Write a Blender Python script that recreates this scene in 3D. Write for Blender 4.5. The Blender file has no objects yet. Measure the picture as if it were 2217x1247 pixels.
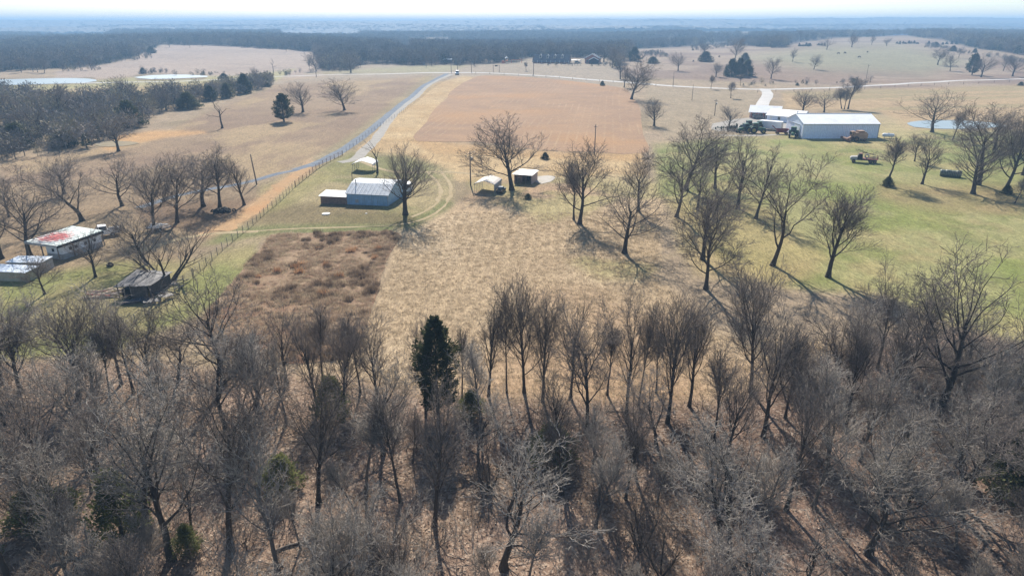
import bpy, math, random
import numpy as np
from mathutils import Vector
R = math.radians
PI = math.pi
scene = bpy.context.scene
col = scene.collection

# ------------------------------------------------------------------ camera, sky, sun, exposure
CAM_Z = 36.0
PITCH = 21.2
FPX = 1478.0
cam = bpy.data.objects.new('camera', bpy.data.cameras.new('camera'))
col.objects.link(cam)
cam.location = (0, 0, CAM_Z)
cam.rotation_euler = (R(90 - PITCH), 0, 0)
cam.data.sensor_width = 36
cam.data.lens = 36 * FPX / 2217
cam.data.clip_start = 0.5
cam.data.clip_end = 40000
scene.camera = cam

SUN_AZ = -7.0      # degrees from +Y (straight ahead), negative = to the left
SUN_EL = 36.0
world = bpy.data.worlds.new('World')
scene.world = world
world.use_nodes = True
wn = world.node_tree.nodes
bg = wn['Background']
sky = wn.new('ShaderNodeTexSky')
sky.sky_type = 'NISHITA'
sky.sun_disc = False
sky.sun_elevation = R(SUN_EL)
sky.sun_rotation = R(SUN_AZ)
sky.altitude = 300
sky.air_density = 1.0
sky.dust_density = 0.4
sky.ozone_density = 2.5
world.node_tree.links.new(sky.outputs[0], bg.inputs[0])
bg.inputs[1].default_value = 0.08
sun = bpy.data.objects.new('sun', bpy.data.lights.new('sun', 'SUN'))
col.objects.link(sun)
sun.data.energy = 5.0
sun.data.angle = R(0.55)
sun.data.color = (1.0, 0.93, 0.83)
sd = Vector((math.sin(R(SUN_AZ)) * math.cos(R(SUN_EL)), math.cos(R(SUN_AZ)) * math.cos(R(SUN_EL)), math.sin(R(SUN_EL))))
sun.rotation_euler = sd.to_track_quat('Z', 'Y').to_euler()
sun.location = (0, 100, 120)
vs = scene.view_settings
vs.view_transform = 'Standard'
vs.look = 'None'
vs.gamma = 1
vs.exposure = 1.0
vs.use_curve_mapping = False
scene.cycles.max_bounces = 4
scene.cycles.diffuse_bounces = 2
scene.cycles.glossy_bounces = 2
scene.cycles.volume_bounces = 0
scene.cycles.transparent_max_bounces = 4

# ------------------------------------------------------------------ terrain height and pixel -> ground
def sst(a, b, x):
    t = np.clip((x - a) / (b - a), 0, 1)
    return t * t * (3 - 2 * t)

def hgt(x, y):
    x = np.asarray(x, float); y = np.asarray(y, float)
    z = 0.18 * np.sin(x / 23 + 1.1) * np.sin(y / 19 + .4) + 0.10 * np.sin(x / 9.0 + y / 13.0)
    r1 = sst(160, 380, y)
    z = z + r1 * (1.2 * np.sin(x / 85 + .7) * np.cos(y / 105 + .3) + .5 * np.sin(x / 43 - y / 60))
    r2 = sst(650, 1500, y)
    z = z + r2 * (4.0 * np.sin(x / 330 + 1.3) * np.cos(y / 410 + .5) + 2.2 * np.sin(x / 170 + y / 270) + 1.3 * np.sin(x / 97 - y / 150 + 2))
    z = z + sst(1150, 1700, y) * (1 - sst(3200, 4200, y)) * (6 * np.sin(y / 210 + 1.8 * np.sin(x / 520)) + 3 * np.sin(x / 240 + y / 400))
    z = z + 9 * sst(470, 820, y) * np.exp(-((x - .52 * y) / (.34 * y + 60)) ** 2) * (1 - .5 * sst(1200, 2500, y))
    z = z + 6 * sst(600, 1050, y) * np.exp(-((x + .42 * y) / (.25 * y + 40)) ** 2) * (1 - sst(1200, 1800, y))
    z = z + sst(2700, 4500, y) * (36 + 3.5 * np.sin(x / 650 + 1) + 2.2 * np.sin(x / 290) + 15 * sst(200, 3300, x) + 1.5 * np.sin(x / 130))
    return z

_th = R(PITCH)
def ray(px, py):
    a = (px - 1108.5) / FPX; b = (py - 623.5) / FPX
    return a, math.cos(_th) - b * math.sin(_th), -math.sin(_th) - b * math.cos(_th)

_ts = np.concatenate([np.linspace(20, 400, 1500), np.geomspace(400.3, 12000, 2500)])
def gp(px, py):
    dx, dy, dz = ray(px, py)
    X, Y, Z = dx * _ts, dy * _ts, CAM_Z + dz * _ts
    below = np.nonzero(Z < hgt(X, Y))[0]
    if len(below) == 0: i = len(_ts) - 1
    else: i = below[0]
    i = max(i, 1)
    f0 = Z[i-1] - hgt(X[i-1], Y[i-1]); f1 = Z[i] - hgt(X[i], Y[i])
    k = f0 / (f0 - f1) if f0 != f1 else 0
    t = _ts[i-1] + k * (_ts[i] - _ts[i-1])
    x, y = dx * t, dy * t
    return Vector((x, y, float(hgt(x, y))))

def proj(x, y, z):
    dy = y; dz = z - CAM_Z
    f = dy * math.cos(_th) - dz * math.sin(_th)
    u = dy * math.sin(_th) + dz * math.cos(_th)
    f = np.maximum(f, 1.0)
    return 1108.5 + FPX * x / f, 623.5 - FPX * u / f

def up_at(p, px_top):
    """height above ground point p of the picture row px_top"""
    dx, dy, dz = ray(1108.5, px_top)
    return CAM_Z + dz / dy * p.y - p.z

def mpp(p):
    """metres per photo pixel at point p"""
    return (p.y * math.cos(_th) + (CAM_Z - p.z) * math.sin(_th)) / FPX

def lin(r, g, b, k=1.0):
    f = lambda c: (c / 255 / 12.92 if c <= 10 else ((c / 255 + .055) / 1.055) ** 2.4) * k
    return (f(r), f(g), f(b))

# ------------------------------------------------------------------ materials
class NT:
    def __init__(s, name):
        s.m = bpy.data.materials.new(name); s.m.use_nodes = True
        s.t = s.m.node_tree; s.b = s.t.nodes['Principled BSDF']
        s.co = s.t.nodes.new('ShaderNodeTexCoord').outputs['Object']
    def n(s, ty, **kw):
        o = s.t.nodes.new('ShaderNode' + ty)
        for k, v in kw.items(): setattr(o, k, v)
        return o
    def l(s, a, b): s.t.links.new(a, b)
    def noise(s, scale, detail=4, rough=.6, vec=None, dist=0):
        o = s.n('TexNoise'); o.inputs['Scale'].default_value = scale; o.inputs['Detail'].default_value = detail
        o.inputs['Roughness'].default_value = rough; o.inputs['Distortion'].default_value = dist
        s.l(vec or s.co, o.inputs['Vector']); return o.outputs['Fac']
    def ramp(s, fac, stops):
        o = s.n('ValToRGB'); e = o.color_ramp.elements
        while len(e) < len(stops): e.new(.5)
        for el, (p, c) in zip(e, stops):
            el.position = p; el.color = (*c, 1) if len(c) == 3 else c
        s.l(fac, o.inputs[0]); return o.outputs[0]
    def mix(s, fac, a, b, mode='MIX'):
        o = s.n('Mix', data_type='RGBA', blend_type=mode)
        for v, i in ((fac, 0), (a, 6), (b, 7)):
            if hasattr(v, 'is_output') or isinstance(v, bpy.types.NodeSocket): s.l(v, o.inputs[i])
            elif isinstance(v, (int, float)): o.inputs[i].default_value = v
            else: o.inputs[i].default_value = (*v, 1)
        return o.outputs[2]
    def math(s, op, a, b=None, c=None):
        o = s.n('Math', operation=op)
        for i, v in enumerate((a, b, c)):
            if v is None: continue
            if isinstance(v, (int, float)): o.inputs[i].default_value = v
            else: s.l(v, o.inputs[i])
        return o.outputs[0]
    def mapr(s, v, a, b, c=0, d=1):
        o = s.n('MapRange'); s.l(v, o.inputs[0])
        for i, q in enumerate((a, b, c, d)): o.inputs[i + 1].default_value = q
        return o.outputs[0]
    def col(s, c): s.l(c, s.b.inputs['Base Color'])
    def bump(s, h, strength=.5, dist=.1):
        o = s.n('Bump'); o.inputs['Strength'].default_value = strength; o.inputs['Distance'].default_value = dist
        s.l(h, o.inputs['Height']); s.l(o.outputs[0], s.b.inputs['Normal'])
    def set(s, rough=.9, metal=0, spec=.3):
        s.b.inputs['Roughness'].default_value = rough; s.b.inputs['Metallic'].default_value = metal
        s.b.inputs['Specular IOR Level'].default_value = spec; return s.m

def rgb(c, k): return tuple(min(1, v * k) for v in c)
def plain(name, c, rough=.8, var=.25, scale=3, metal=0, spec=.3, bump=0, dirt=None, dirt_amt=.5):
    t = NT(name)
    f = t.noise(scale, 5, .65)
    out = t.ramp(f, [(.3, rgb(c, 1 - var)), (.7, rgb(c, 1 + var))])
    if dirt:
        g = t.noise(scale * .37, 6, .75, dist=.6)
        out = t.mix(t.mapr(g, .5, .68, 0, dirt_amt), out, dirt)
    t.col(out)
    if bump: t.bump(f, bump, .03)
    return t.set(rough, metal, spec)

def corr(name, c, pitch, axis=0, rough=.45, dirt=(.2, .12, .08), amt=.35, metal=.0, var=.1):
    """ribbed sheet metal; the ribs run across the given local axis"""
    t = NT(name)
    sp = t.n('SeparateXYZ'); t.l(t.co, sp.inputs[0])
    w = t.math('SINE', t.math('MULTIPLY', sp.outputs[axis], 2 * PI / pitch))
    f = t.noise(1.3, 6, .7)
    st = t.n('Mapping'); st.inputs['Scale'].default_value = (3, 3, .35); t.l(t.co, st.inputs[0])
    g = t.noise(1.1, 5, .7, vec=st.outputs[0])
    base = t.ramp(f, [(.3, rgb(c, 1 - var)), (.7, rgb(c, 1 + var))])
    base = t.mix(t.mapr(g, .5, .72, 0, amt), base, dirt)
    t.col(base)
    t.bump(w, .6, pitch * .12)
    return t.set(rough, metal, .4)

M = {}
# ------------------------------------------------------------------ mesh helpers
class MB:
    def __init__(s): s.v = []; s.f = []; s.mi = []
    def add(s, vs, fs, m=0):
        o = len(s.v); s.v += [tuple(v) for v in vs]; s.f += [tuple(o + i for i in f) for f in fs]; s.mi += [m] * len(fs); return s
    def box(s, x0, x1, y0, y1, z0, z1, m=0, sx=0, tx=0, ty=0):
        # tx, ty: inset of the top along x and y
        v = [(x0, y0, z0), (x1, y0, z0), (x1, y1, z0), (x0, y1, z0),
             (x0 + tx, y0 + ty, z1), (x1 - tx, y0 + ty, z1), (x1 - tx, y1 - ty, z1), (x0 + tx, y1 - ty, z1)]
        return s.add(v, [(3, 2, 1, 0), (4, 5, 6, 7), (0, 1, 5, 4), (1, 2, 6, 5), (2, 3, 7, 6), (3, 0, 4, 7)], m)
    def prism(s, poly, y0, y1, m=0, axis='y'):
        n = len(poly)
        if axis == 'y': a = [(p, y0, q) for p, q in poly]; b = [(p, y1, q) for p, q in poly]
        elif axis == 'x': a = [(y0, p, q) for p, q in poly]; b = [(y1, p, q) for p, q in poly]
        else: a = [(p, q, y0) for p, q in poly]; b = [(p, q, y1) for p, q in poly]
        return s.add(a + b, [tuple(range(n)), tuple(range(2 * n - 1, n - 1, -1))] + [(i, (i + 1) % n, (i + 1) % n + n, i + n) for i in range(n)], m)
    def slab(s, pts, th, m=0):
        """thin plate over a polygon of 3-D points, thickened downwards"""
        n = len(pts); b = [(p[0], p[1], p[2] - th) for p in pts]
        return s.add(list(pts) + b, [tuple(range(n)), tuple(range(2 * n - 1, n - 1, -1))] + [(i, i + n, (i + 1) % n + n, (i + 1) % n) for i in range(n)], m)
    def tube(s, pts, rad, k=8, m=0, caps=True):
        if isinstance(rad, (int, float)): rad = [rad] * len(pts)
        pts = [Vector(p) for p in pts]; rings = []
        prev = None
        for i, p in enumerate(pts):
            t = (pts[min(i + 1, len(pts) - 1)] - pts[max(i - 1, 0)]).normalized()
            if prev is None: a = t.cross(Vector((0, 0, 1)) if abs(t.z) < .9 else Vector((1, 0, 0))).normalized()
            else: a = (prev - t * prev.dot(t)).normalized()
            prev = a; b = t.cross(a)
            rings.append([p + (a * math.cos(2 * PI * j / k) + b * math.sin(2 * PI * j / k)) * rad[i] for j in range(k)])
        v = [q for r in rings for q in r]; f = []
        for i in range(len(pts) - 1):
            for j in range(k): f.append((i * k + j, i * k + (j + 1) % k, (i + 1) * k + (j + 1) % k, (i + 1) * k + j))
        if caps: f += [tuple(range(k - 1, -1, -1)), tuple((len(pts) - 1) * k + j for j in range(k))]
        return s.add(v, f, m)
    def wheel(s, c, r, w, k=18, m=0, rim=None, ax='y', mr=1):
        """tyre (lathe) with its axle along ax at centre c; returns self"""
        prof = [(.55 * r, -.5 * w), (.9 * r, -.5 * w), (r, -.33 * w), (r, .33 * w), (.9 * r, .5 * w), (.55 * r, .5 * w)]
        v = []; f = []; n = len(prof)
        for j in range(k):
            a = 2 * PI * j / k
            for rr, ww in prof:
                p = (rr * math.cos(a), ww, rr * math.sin(a)) if ax == 'y' else (ww, rr * math.cos(a), rr * math.sin(a))
                v.append((p[0] + c[0], p[1] + c[1], p[2] + c[2]))
        for j in range(k):
            for i in range(n - 1): f.append((j * n + i, j * n + i + 1, ((j + 1) % k) * n + i + 1, ((j + 1) % k) * n + i))
        return s.add(v, f, m)
    def disc(s, c, r, w, k=14, m=0, ax='y'):
        v = []
        for ww, q in ((-.5 * w, r), (.5 * w, r)):
            for j in range(k):
                a = 2 * PI * j / k
                p = (q * math.cos(a), ww, q * math.sin(a)) if ax == 'y' else ((ww, q * math.cos(a), q * math.sin(a)) if ax == 'x' else (q * math.cos(a), q * math.sin(a), ww))
                v.append((p[0] + c[0], p[1] + c[1], p[2] + c[2]))
        return s.add(v, [tuple(range(k - 1, -1, -1)), tuple(range(k, 2 * k))] + [(j, (j + 1) % k, (j + 1) % k + k, j + k) for j in range(k)], m)
    def mesh(s, name, mats, smooth=False):
        me = bpy.data.meshes.new(name); me.from_pydata(s.v, [], s.f)
        for m in (mats if isinstance(mats, (list, tuple)) else [mats]): me.materials.append(m)
        if any(s.mi): me.polygons.foreach_set('material_index', s.mi)
        if smooth: me.polygons.foreach_set('use_smooth', [True] * len(s.f))
        import bmesh
        bm = bmesh.new(); bm.from_mesh(me); bmesh.ops.recalc_face_normals(bm, faces=bm.faces); bm.to_mesh(me); bm.free()
        me.update(); return me
    def build(s, name, mats, parent=None, smooth=False, loc=None, rz=0, bevel=0):
        o = bpy.data.objects.new(name, s.mesh(name, mats, smooth)); col.objects.link(o)
        if parent: o.parent = parent
        if loc is not None: o.location = loc
        if rz: o.rotation_euler.z = rz
        if bevel:
            b = o.modifiers.new('bevel', 'BEVEL'); b.width = bevel; b.segments = 2; b.limit_method = 'ANGLE'
        return o

def npmesh(name, verts, faces, mat, smooth=False):
    """numpy mesh, faces (n,3) or (n,4)"""
    me = bpy.data.meshes.new(name)
    verts = np.asarray(verts, np.float32); faces = np.asarray(faces, np.int32)
    k = faces.shape[1]
    me.vertices.add(len(verts)); me.vertices.foreach_set('co', verts.ravel())
    me.loops.add(faces.size); me.loops.foreach_set('vertex_index', faces.ravel())
    me.polygons.add(len(faces)); me.polygons.foreach_set('loop_start', np.arange(0, faces.size, k, dtype=np.int32))
    try: me.polygons.foreach_set('loop_total', np.full(len(faces), k, np.int32))
    except Exception: pass
    me.update(calc_edges=True)
    if smooth: me.polygons.foreach_set('use_smooth', np.ones(len(faces), bool))
    if mat: me.materials.append(mat)
    return me

def tag(o, label=None, cat=None, group=None, kind=None):
    if label: o['label'] = label
    if cat: o['category'] = cat
    if group: o['group'] = group
    if kind: o['kind'] = kind
    return o
def empty(name, loc, rz=0, label=None, cat=None, group=None, sc=None):
    o = bpy.data.objects.new(name, None); col.objects.link(o); o.empty_display_size = .3
    o.location = loc; o.rotation_euler.z = rz
    if sc: o.scale = sc
    return tag(o, label, cat, group)
def link(name, me, parent=None, loc=None, rz=0):
    o = bpy.data.objects.new(name, me); col.objects.link(o)
    if parent: o.parent = parent
    if loc is not None: o.location = loc
    if rz: o.rotation_euler.z = rz
    return o
KIDS = {}
def copy_tree(o, loc=None, rz=None, sc=None, label=None, group=None):
    c = o.copy(); col.objects.link(c)
    for ch in o.children:
        d = ch.copy(); col.objects.link(d); d.parent = c
        for g in ch.children:
            e = g.copy(); col.objects.link(e); e.parent = d
    if loc is not None: c.location = loc
    if rz is not None: c.rotation_euler.z = rz
    if sc is not None: c.scale = sc
    tag(c, label, None, group)
    return c

def scatter(name, protos, P, scale, rot, idx, label=None, cat=None, zs=None):
    """one 'stuff' object: prototype meshes instanced on points by geometry nodes"""
    me = bpy.data.meshes.new(name); me.vertices.add(len(P)); me.vertices.foreach_set('co', np.asarray(P, np.float32).ravel())
    a = me.attributes.new('isc', 'FLOAT_VECTOR', 'POINT')
    S = np.stack([scale, scale, scale * (1 if zs is None else zs)], 1).astype(np.float32)
    a.data.foreach_set('vector', S.ravel())
    a = me.attributes.new('irot', 'FLOAT_VECTOR', 'POINT')
    rr = np.zeros((len(P), 3), np.float32)
    if rot.ndim == 1: rr[:, 2] = rot
    else: rr = rot.astype(np.float32)
    a.data.foreach_set('vector', rr.ravel())
    a = me.attributes.new('iidx', 'INT', 'POINT'); a.data.foreach_set('value', np.asarray(idx, np.int32))
    o = bpy.data.objects.new(name, me); col.objects.link(o)
    c = bpy.data.collections.new(name + '_kinds')
    for i, m in enumerate(protos): c.objects.link(bpy.data.objects.new('%s_kind_%02d' % (name, i), m))
    ng = bpy.data.node_groups.new(name, 'GeometryNodeTree')
    ng.interface.new_socket('Geometry', in_out='INPUT', socket_type='NodeSocketGeometry')
    ng.interface.new_socket('Geometry', in_out='OUTPUT', socket_type='NodeSocketGeometry')
    N = ng.nodes; i = N.new('NodeGroupInput'); out = N.new('NodeGroupOutput')
    ci = N.new('GeometryNodeCollectionInfo'); ci.inputs['Collection'].default_value = c
    ci.inputs['Separate Children'].default_value = True; ci.inputs['Reset Children'].default_value = True
    ip = N.new('GeometryNodeInstanceOnPoints'); ip.inputs['Pick Instance'].default_value = True
    def att(nm, ty):
        q = N.new('GeometryNodeInputNamedAttribute'); q.data_type = ty; q.inputs['Name'].default_value = nm
        return [s for s in q.outputs if s.enabled and s.name == 'Attribute'][0]
    L = ng.links.new
    L(i.outputs[0], ip.inputs['Points']); L(ci.outputs[0], ip.inputs['Instance'])
    L(att('iidx', 'INT'), ip.inputs['Instance Index'])
    L(att('irot', 'FLOAT_VECTOR'), ip.inputs['Rotation']); L(att('isc', 'FLOAT_VECTOR'), ip.inputs['Scale'])
    L(ip.outputs[0], out.inputs[0])
    md = o.modifiers.new('scatter', 'NODES'); md.node_group = ng
    tag(o, label, cat, None, 'stuff')
    return o
# ------------------------------------------------------------------ ground sheet
def inpoly(u, v, poly):
    """signed distance in pixels (positive inside) of many points to a polygon"""
    u = np.asarray(u, float); v = np.asarray(v, float)
    ins = np.zeros(u.shape, bool); dmin = np.full(u.shape, 1e9)
    n = len(poly)
    for i in range(n):
        x0, y0 = poly[i]; x1, y1 = poly[(i + 1) % n]
        c = (y0 > v) != (y1 > v)
        with np.errstate(divide='ignore', invalid='ignore'):
            xi = (x1 - x0) * (v - y0) / (y1 - y0 if y1 != y0 else 1e-9) + x0
        ins ^= c & (u < xi)
        ex, ey = x1 - x0, y1 - y0
        t = np.clip(((u - x0) * ex + (v - y0) * ey) / (ex * ex + ey * ey + 1e-9), 0, 1)
        dmin = np.minimum(dmin, np.hypot(u - x0 - t * ex, v - y0 - t * ey))
    return np.where(ins, dmin, -dmin)
def dline(u, v, pts):
    d = np.full(np.shape(u), 1e9)
    for (x0, y0), (x1, y1) in zip(pts[:-1], pts[1:]):
        ex, ey = x1 - x0, y1 - y0
        t = np.clip(((u - x0) * ex + (v - y0) * ey) / (ex * ex + ey * ey + 1e-9), 0, 1)
        d = np.minimum(d, np.hypot(u - x0 - t * ex, v - y0 - t * ey))
    return d

_rs = np.random.RandomState(7)
_perm = _rs.rand(256, 256)
def vnoise(x, y):
    xi = np.floor(x).astype(int); yi = np.floor(y).astype(int)
    fx = x - xi; fy = y - yi; fx = fx * fx * (3 - 2 * fx); fy = fy * fy * (3 - 2 * fy)
    g = lambda a, b: _perm[a % 256, b % 256]
    return (g(xi, yi) * (1 - fx) + g(xi + 1, yi) * fx) * (1 - fy) + (g(xi, yi + 1) * (1 - fx) + g(xi + 1, yi + 1) * fx) * fy
def fbm(x, y, o=4):
    s = 0; a = .5; t = 0
    for k in range(o):
        s = s + a * vnoise(x + 17.3 * k, y + 5.1 * k); t += a; x = x * 2.03; y = y * 2.03; a *= .55
    return s / t

NR, NCOL = 540, 460
ys = np.concatenate([np.linspace(-160, 18, 24)[:-1], np.geomspace(58, 9040, NR - 23) - 40])
us = np.linspace(-1, 1, NCOL); us = us * (.75 + .25 * us * us)
YY = np.repeat(ys[:, None], NCOL, 1)
XX = us[None, :] * (np.maximum(YY, 0) * 1.12 + 75)
XX = XX + np.sign(us)[None, :] * 60 * (np.abs(us) > .97)[None, :]
ZZ = hgt(XX, YY)
U, V = proj(XX, YY, ZZ)
V = np.where(YY < 25, 1400, V)
n1 = fbm(XX / 14, YY / 14); n2 = fbm(XX / 55 + 9, YY / 55); n3 = fbm(XX / 4 + 3, YY / 4)
C = np.zeros(XX.shape + (3,)); 
def setc(c): C[:] = np.array(lin(*c))
def blend(m, c):
    m = np.clip(m, 0, 1)[..., None]
    C[:] = C * (1 - m) + np.array(lin(*c)) * m
def soft(d, w, nz=0): return sst(-w, w, d + nz)
wob = (n1 - .5)
# base: dry winter pasture
setc((172, 152, 126))
blend(sst(.45, .62, n2), (160, 142, 112))
blend(sst(.52, .68, n1) * .6, (186, 164, 134))
HAY = [(120, 155), (230, 140), (290, 126), (350, 98), (480, 99), (600, 106), (680, 113), (700, 165), (500, 175), (330, 160), (230, 170), (120, 172)]
RIGHTHILL = [(1330, 165), (1340, 142), (1372, 108), (1470, 103), (1560, 96), (1610, 100), (1690, 104), (1720, 94), (1800, 84), (1960, 78), (2040, 88), (2100, 104), (2230, 122), (2400, 130), (2400, 215), (2217, 200), (1900, 190)]
CENTER = [(560, 182), (700, 168), (790, 140), (1000, 142), (1120, 137), (1140, 128), (1310, 127), (1330, 136), (1345, 165), (1345, 190), (1000, 190)]
blend(soft(inpoly(U, V, HAY), 3), (186, 166, 148))
blend(soft(inpoly(U, V, HAY), 3) * sst(.5, .65, n2) * .5, (168, 150, 135))
blend(soft(inpoly(U, V, RIGHTHILL), 4), (172, 152, 130))
blend(soft(inpoly(U, V, RIGHTHILL), 4) * sst(.5, .62, fbm(XX / 90 + 7, YY / 40)) * .7, (150, 124, 104))
blend(soft(inpoly(U, V, RIGHTHILL), 4) * sst(.48, .6, n2) * .8, (146, 124, 108))
blend(soft(inpoly(U, V, [(1600, 125), (1800, 100), (1950, 98), (2100, 135), (2000, 160), (1750, 150)]), 18) * .8, (164, 160, 128))
blend(soft(inpoly(U, V, CENTER), 4) * .7, (172, 158, 138))
blend(soft(inpoly(U, V, [(660, 160), (930, 140), (1010, 143), (960, 158)]), 5) * .7, (168, 162, 122))
# green verge by the ponds at the left
blend(soft(inpoly(U, V, [(0, 182), (120, 182), (330, 165), (520, 165), (600, 155), (640, 150), (600, 175), (400, 190), (230, 192), (0, 200)]), 4) * .85, (176, 168, 116))
blend(soft(inpoly(U, V, [(0, 205), (240, 190), (500, 178), (560, 175), (480, 200), (250, 215), (0, 260)]), 8) * .9, (196, 172, 126))
# left field, brown-mauve
LF = [(330, 300), (470, 235), (620, 180), (935, 165), (900, 200), (800, 270), (660, 350), (560, 390), (300, 380), (0, 410), (0, 350), (200, 325)]
blend(soft(inpoly(U, V, LF), 7, wob * 6), (166, 142, 114))
blend(soft(inpoly(U, V, LF), 7) * sst(.42, .62, n2) * .8, (150, 126, 104))
blend(soft(inpoly(U, V, LF), 7) * sst(.55, .68, fbm(XX / 18 + 4, YY / 50)) * .7, (186, 162, 124))
# orange clay by the creek
CL = [(215, 322), (260, 292), (340, 282), (440, 283), (455, 290), (360, 300), (280, 316), (240, 328)]
blend(soft(inpoly(U, V, CL), 4, wob * 8) * .95, (208, 166, 116))
# strip right of the drive down to the yard
ST = [(1000, 165), (1060, 168), (970, 210), (900, 300), (1000, 320), (1210, 335), (1390, 335), (1400, 380), (1000, 395), (860, 340), (770, 330), (860, 235), (930, 185)]
blend(soft(inpoly(U, V, ST), 4, wob * 4), (204, 176, 132))
blend(soft(inpoly(U, V, ST), 4) * sst(.5, .65, n1) * .6, (190, 158, 112))
blend(soft(inpoly(U, V, [(880, 300), (1210, 328), (1390, 330), (1390, 350), (1210, 345), (930, 330)]), 6) * .8, (196, 160, 112))
# lawn band left of the drive
blend(soft(-dline(U, V, [(930, 175), (860, 230), (740, 320), (600, 400), (500, 470)]) + 12, 9) * .5, (160, 150, 110))
# yard round the sheds and the track: mixed green
YARD = [(640, 385), (760, 330), (880, 340), (980, 370), (985, 450), (900, 500), (700, 505), (430, 530), (500, 480)]
blend(soft(inpoly(U, V, YARD), 10, wob * 10), (172, 156, 116))
blend(soft(inpoly(U, V, YARD), 10) * sst(.42, .6, n1), (142, 138, 90))
blend(soft(inpoly(U, V, [(580, 440), (750, 440), (900, 470), (880, 500), (600, 485), (520, 480)]), 12) * .7, (128, 112, 80))
blend(soft(inpoly(U, V, [(430, 500), (600, 485), (890, 488), (960, 430), (985, 440), (950, 490), (880, 530), (600, 505), (400, 540)]), 5, wob * 6) * .8, (124, 128, 80))
# barnyard ground at the left under the trees
BY = [(0, 400), (300, 385), (560, 395), (640, 385), (520, 470), (430, 540), (330, 610), (230, 640), (0, 700)]
blend(soft(inpoly(U, V, BY), 14, wob * 20), (160, 138, 110))
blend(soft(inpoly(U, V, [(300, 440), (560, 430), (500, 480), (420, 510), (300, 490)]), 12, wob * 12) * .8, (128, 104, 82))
blend(soft(inpoly(U, V, [(90, 490), (250, 470), (420, 500), (430, 530), (240, 590), (100, 580)]), 14, wob * 12) * .6, (170, 150, 118))
LG = [(0, 610), (120, 590), (260, 570), (420, 560), (560, 520), (560, 600), (430, 680), (240, 760), (0, 780)]
blend(soft(inpoly(U, V, LG), 12, wob * 25), (166, 154, 108))
blend(soft(inpoly(U, V, LG), 12) * sst(.42, .6, n1) * .9, (142, 144, 88))
blend(soft(inpoly(U, V, [(560, 400), (690, 370), (760, 360), (640, 440), (560, 470)]), 12, wob * 12) * .6, (168, 158, 104))
blend(soft(14 - dline(U, V, [(668, 362), (605, 405), (545, 458), (505, 482), (440, 500)]), 9, wob * 14) * .9, (202, 166, 126))
for _pd in ([(-60, 178), (60, 177), (200, 175)], [(300, 168), (440, 166)]): blend(soft(7 - dline(U, V, _pd), 2, wob * 4), (150, 132, 104))
blend(soft(13 - np.abs(dline(U, V, [(1985, 272), (2170, 273)])), 3, wob * 6) * .8, (170, 146, 112))
# front mown field, straw
FF = [(900, 500), (1010, 430), (1050, 400), (1200, 400), (1330, 380), (1440, 420), (1430, 600), (1560, 720), (2217, 760), (2300, 900), (700, 900), (600, 840), (790, 700), (830, 600), (860, 500)]
blend(soft(inpoly(U, V, FF), 12, wob * 16), (200, 175, 140))
blend(soft(inpoly(U, V, FF), 12) * sst(.44, .62, n2) * .75, (184, 152, 120))
blend(soft(inpoly(U, V, FF), 12) * sst(.52, .7, n1) * .6, (214, 190, 156))
# green under the trees at the right and the big pasture
GT = [(1010, 395), (1250, 385), (1400, 390), (1480, 420), (1500, 600), (1300, 600), (1180, 530), (1160, 470), (1060, 440)]
blend(soft(inpoly(U, V, GT), 18, wob * 30) * sst(.44, .6, n1) * .65, (170, 160, 104))
GP = [(1420, 320), (1560, 300), (1740, 296), (1930, 270), (2217, 290), (2400, 300), (2400, 800), (2100, 720), (1900, 640), (1700, 620), (1560, 560), (1480, 470), (1430, 420)]
blend(soft(inpoly(U, V, GP), 14, wob * 16), (168, 163, 110))
blend(soft(inpoly(U, V, GP), 14) * sst(.44, .6, n1) * .8, (142, 147, 86))
blend(soft(inpoly(U, V, GP), 14) * sst(.5, .64, n2) * .75, (186, 168, 120))
blend(soft(inpoly(U, V, GP), 14) * sst(.5, .66, fbm(XX / 7, YY / 9)) * .55, (178, 160, 112))
blend(soft(inpoly(U, V, GP), 14) * sst(.55, .7, fbm(XX / 9 + 40, YY / 9)) * .5, (122, 134, 72))
blend(soft(inpoly(U, V, [(1680, 320), (1850, 340), (1900, 420), (2217, 500), (2217, 640), (1900, 560), (1840, 470), (1700, 380)]), 30) * .65 * sst(.35, .6, n1), (142, 150, 78))
blend(soft(inpoly(U, V, [(1900, 400), (2217, 400), (2217, 470), (2050, 460), (1900, 430)]), 14, wob * 20) * .5, (168, 140, 104))
blend(soft(inpoly(U, V, [(1440, 440), (1640, 430), (1800, 560), (1700, 620), (1500, 600)]), 20, wob * 30) * .7, (182, 162, 112))
# pond bank and the straw meadow behind the barn at the right
blend(soft(inpoly(U, V, [(1690, 200), (2217, 185), (2400, 185), (2400, 280), (1960, 280), (1900, 240), (1700, 235)]), 5), (190, 164, 126))
blend(soft(inpoly(U, V, [(1690, 200), (2217, 185), (2217, 270), (1900, 240)]), 5) * sst(.45, .6, fbm(XX / 60, YY / 14)) * .7, (166, 152, 112))
blend(soft(inpoly(U, V, [(1880, 240), (1960, 262), (2030, 300), (1900, 292)]), 7) * .6, (196, 178, 136))
blend(soft(inpoly(U, V, [(1400, 190), (1640, 195), (1640, 260), (1550, 300), (1440, 300), (1395, 240)]), 6), (172, 154, 126))
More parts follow.
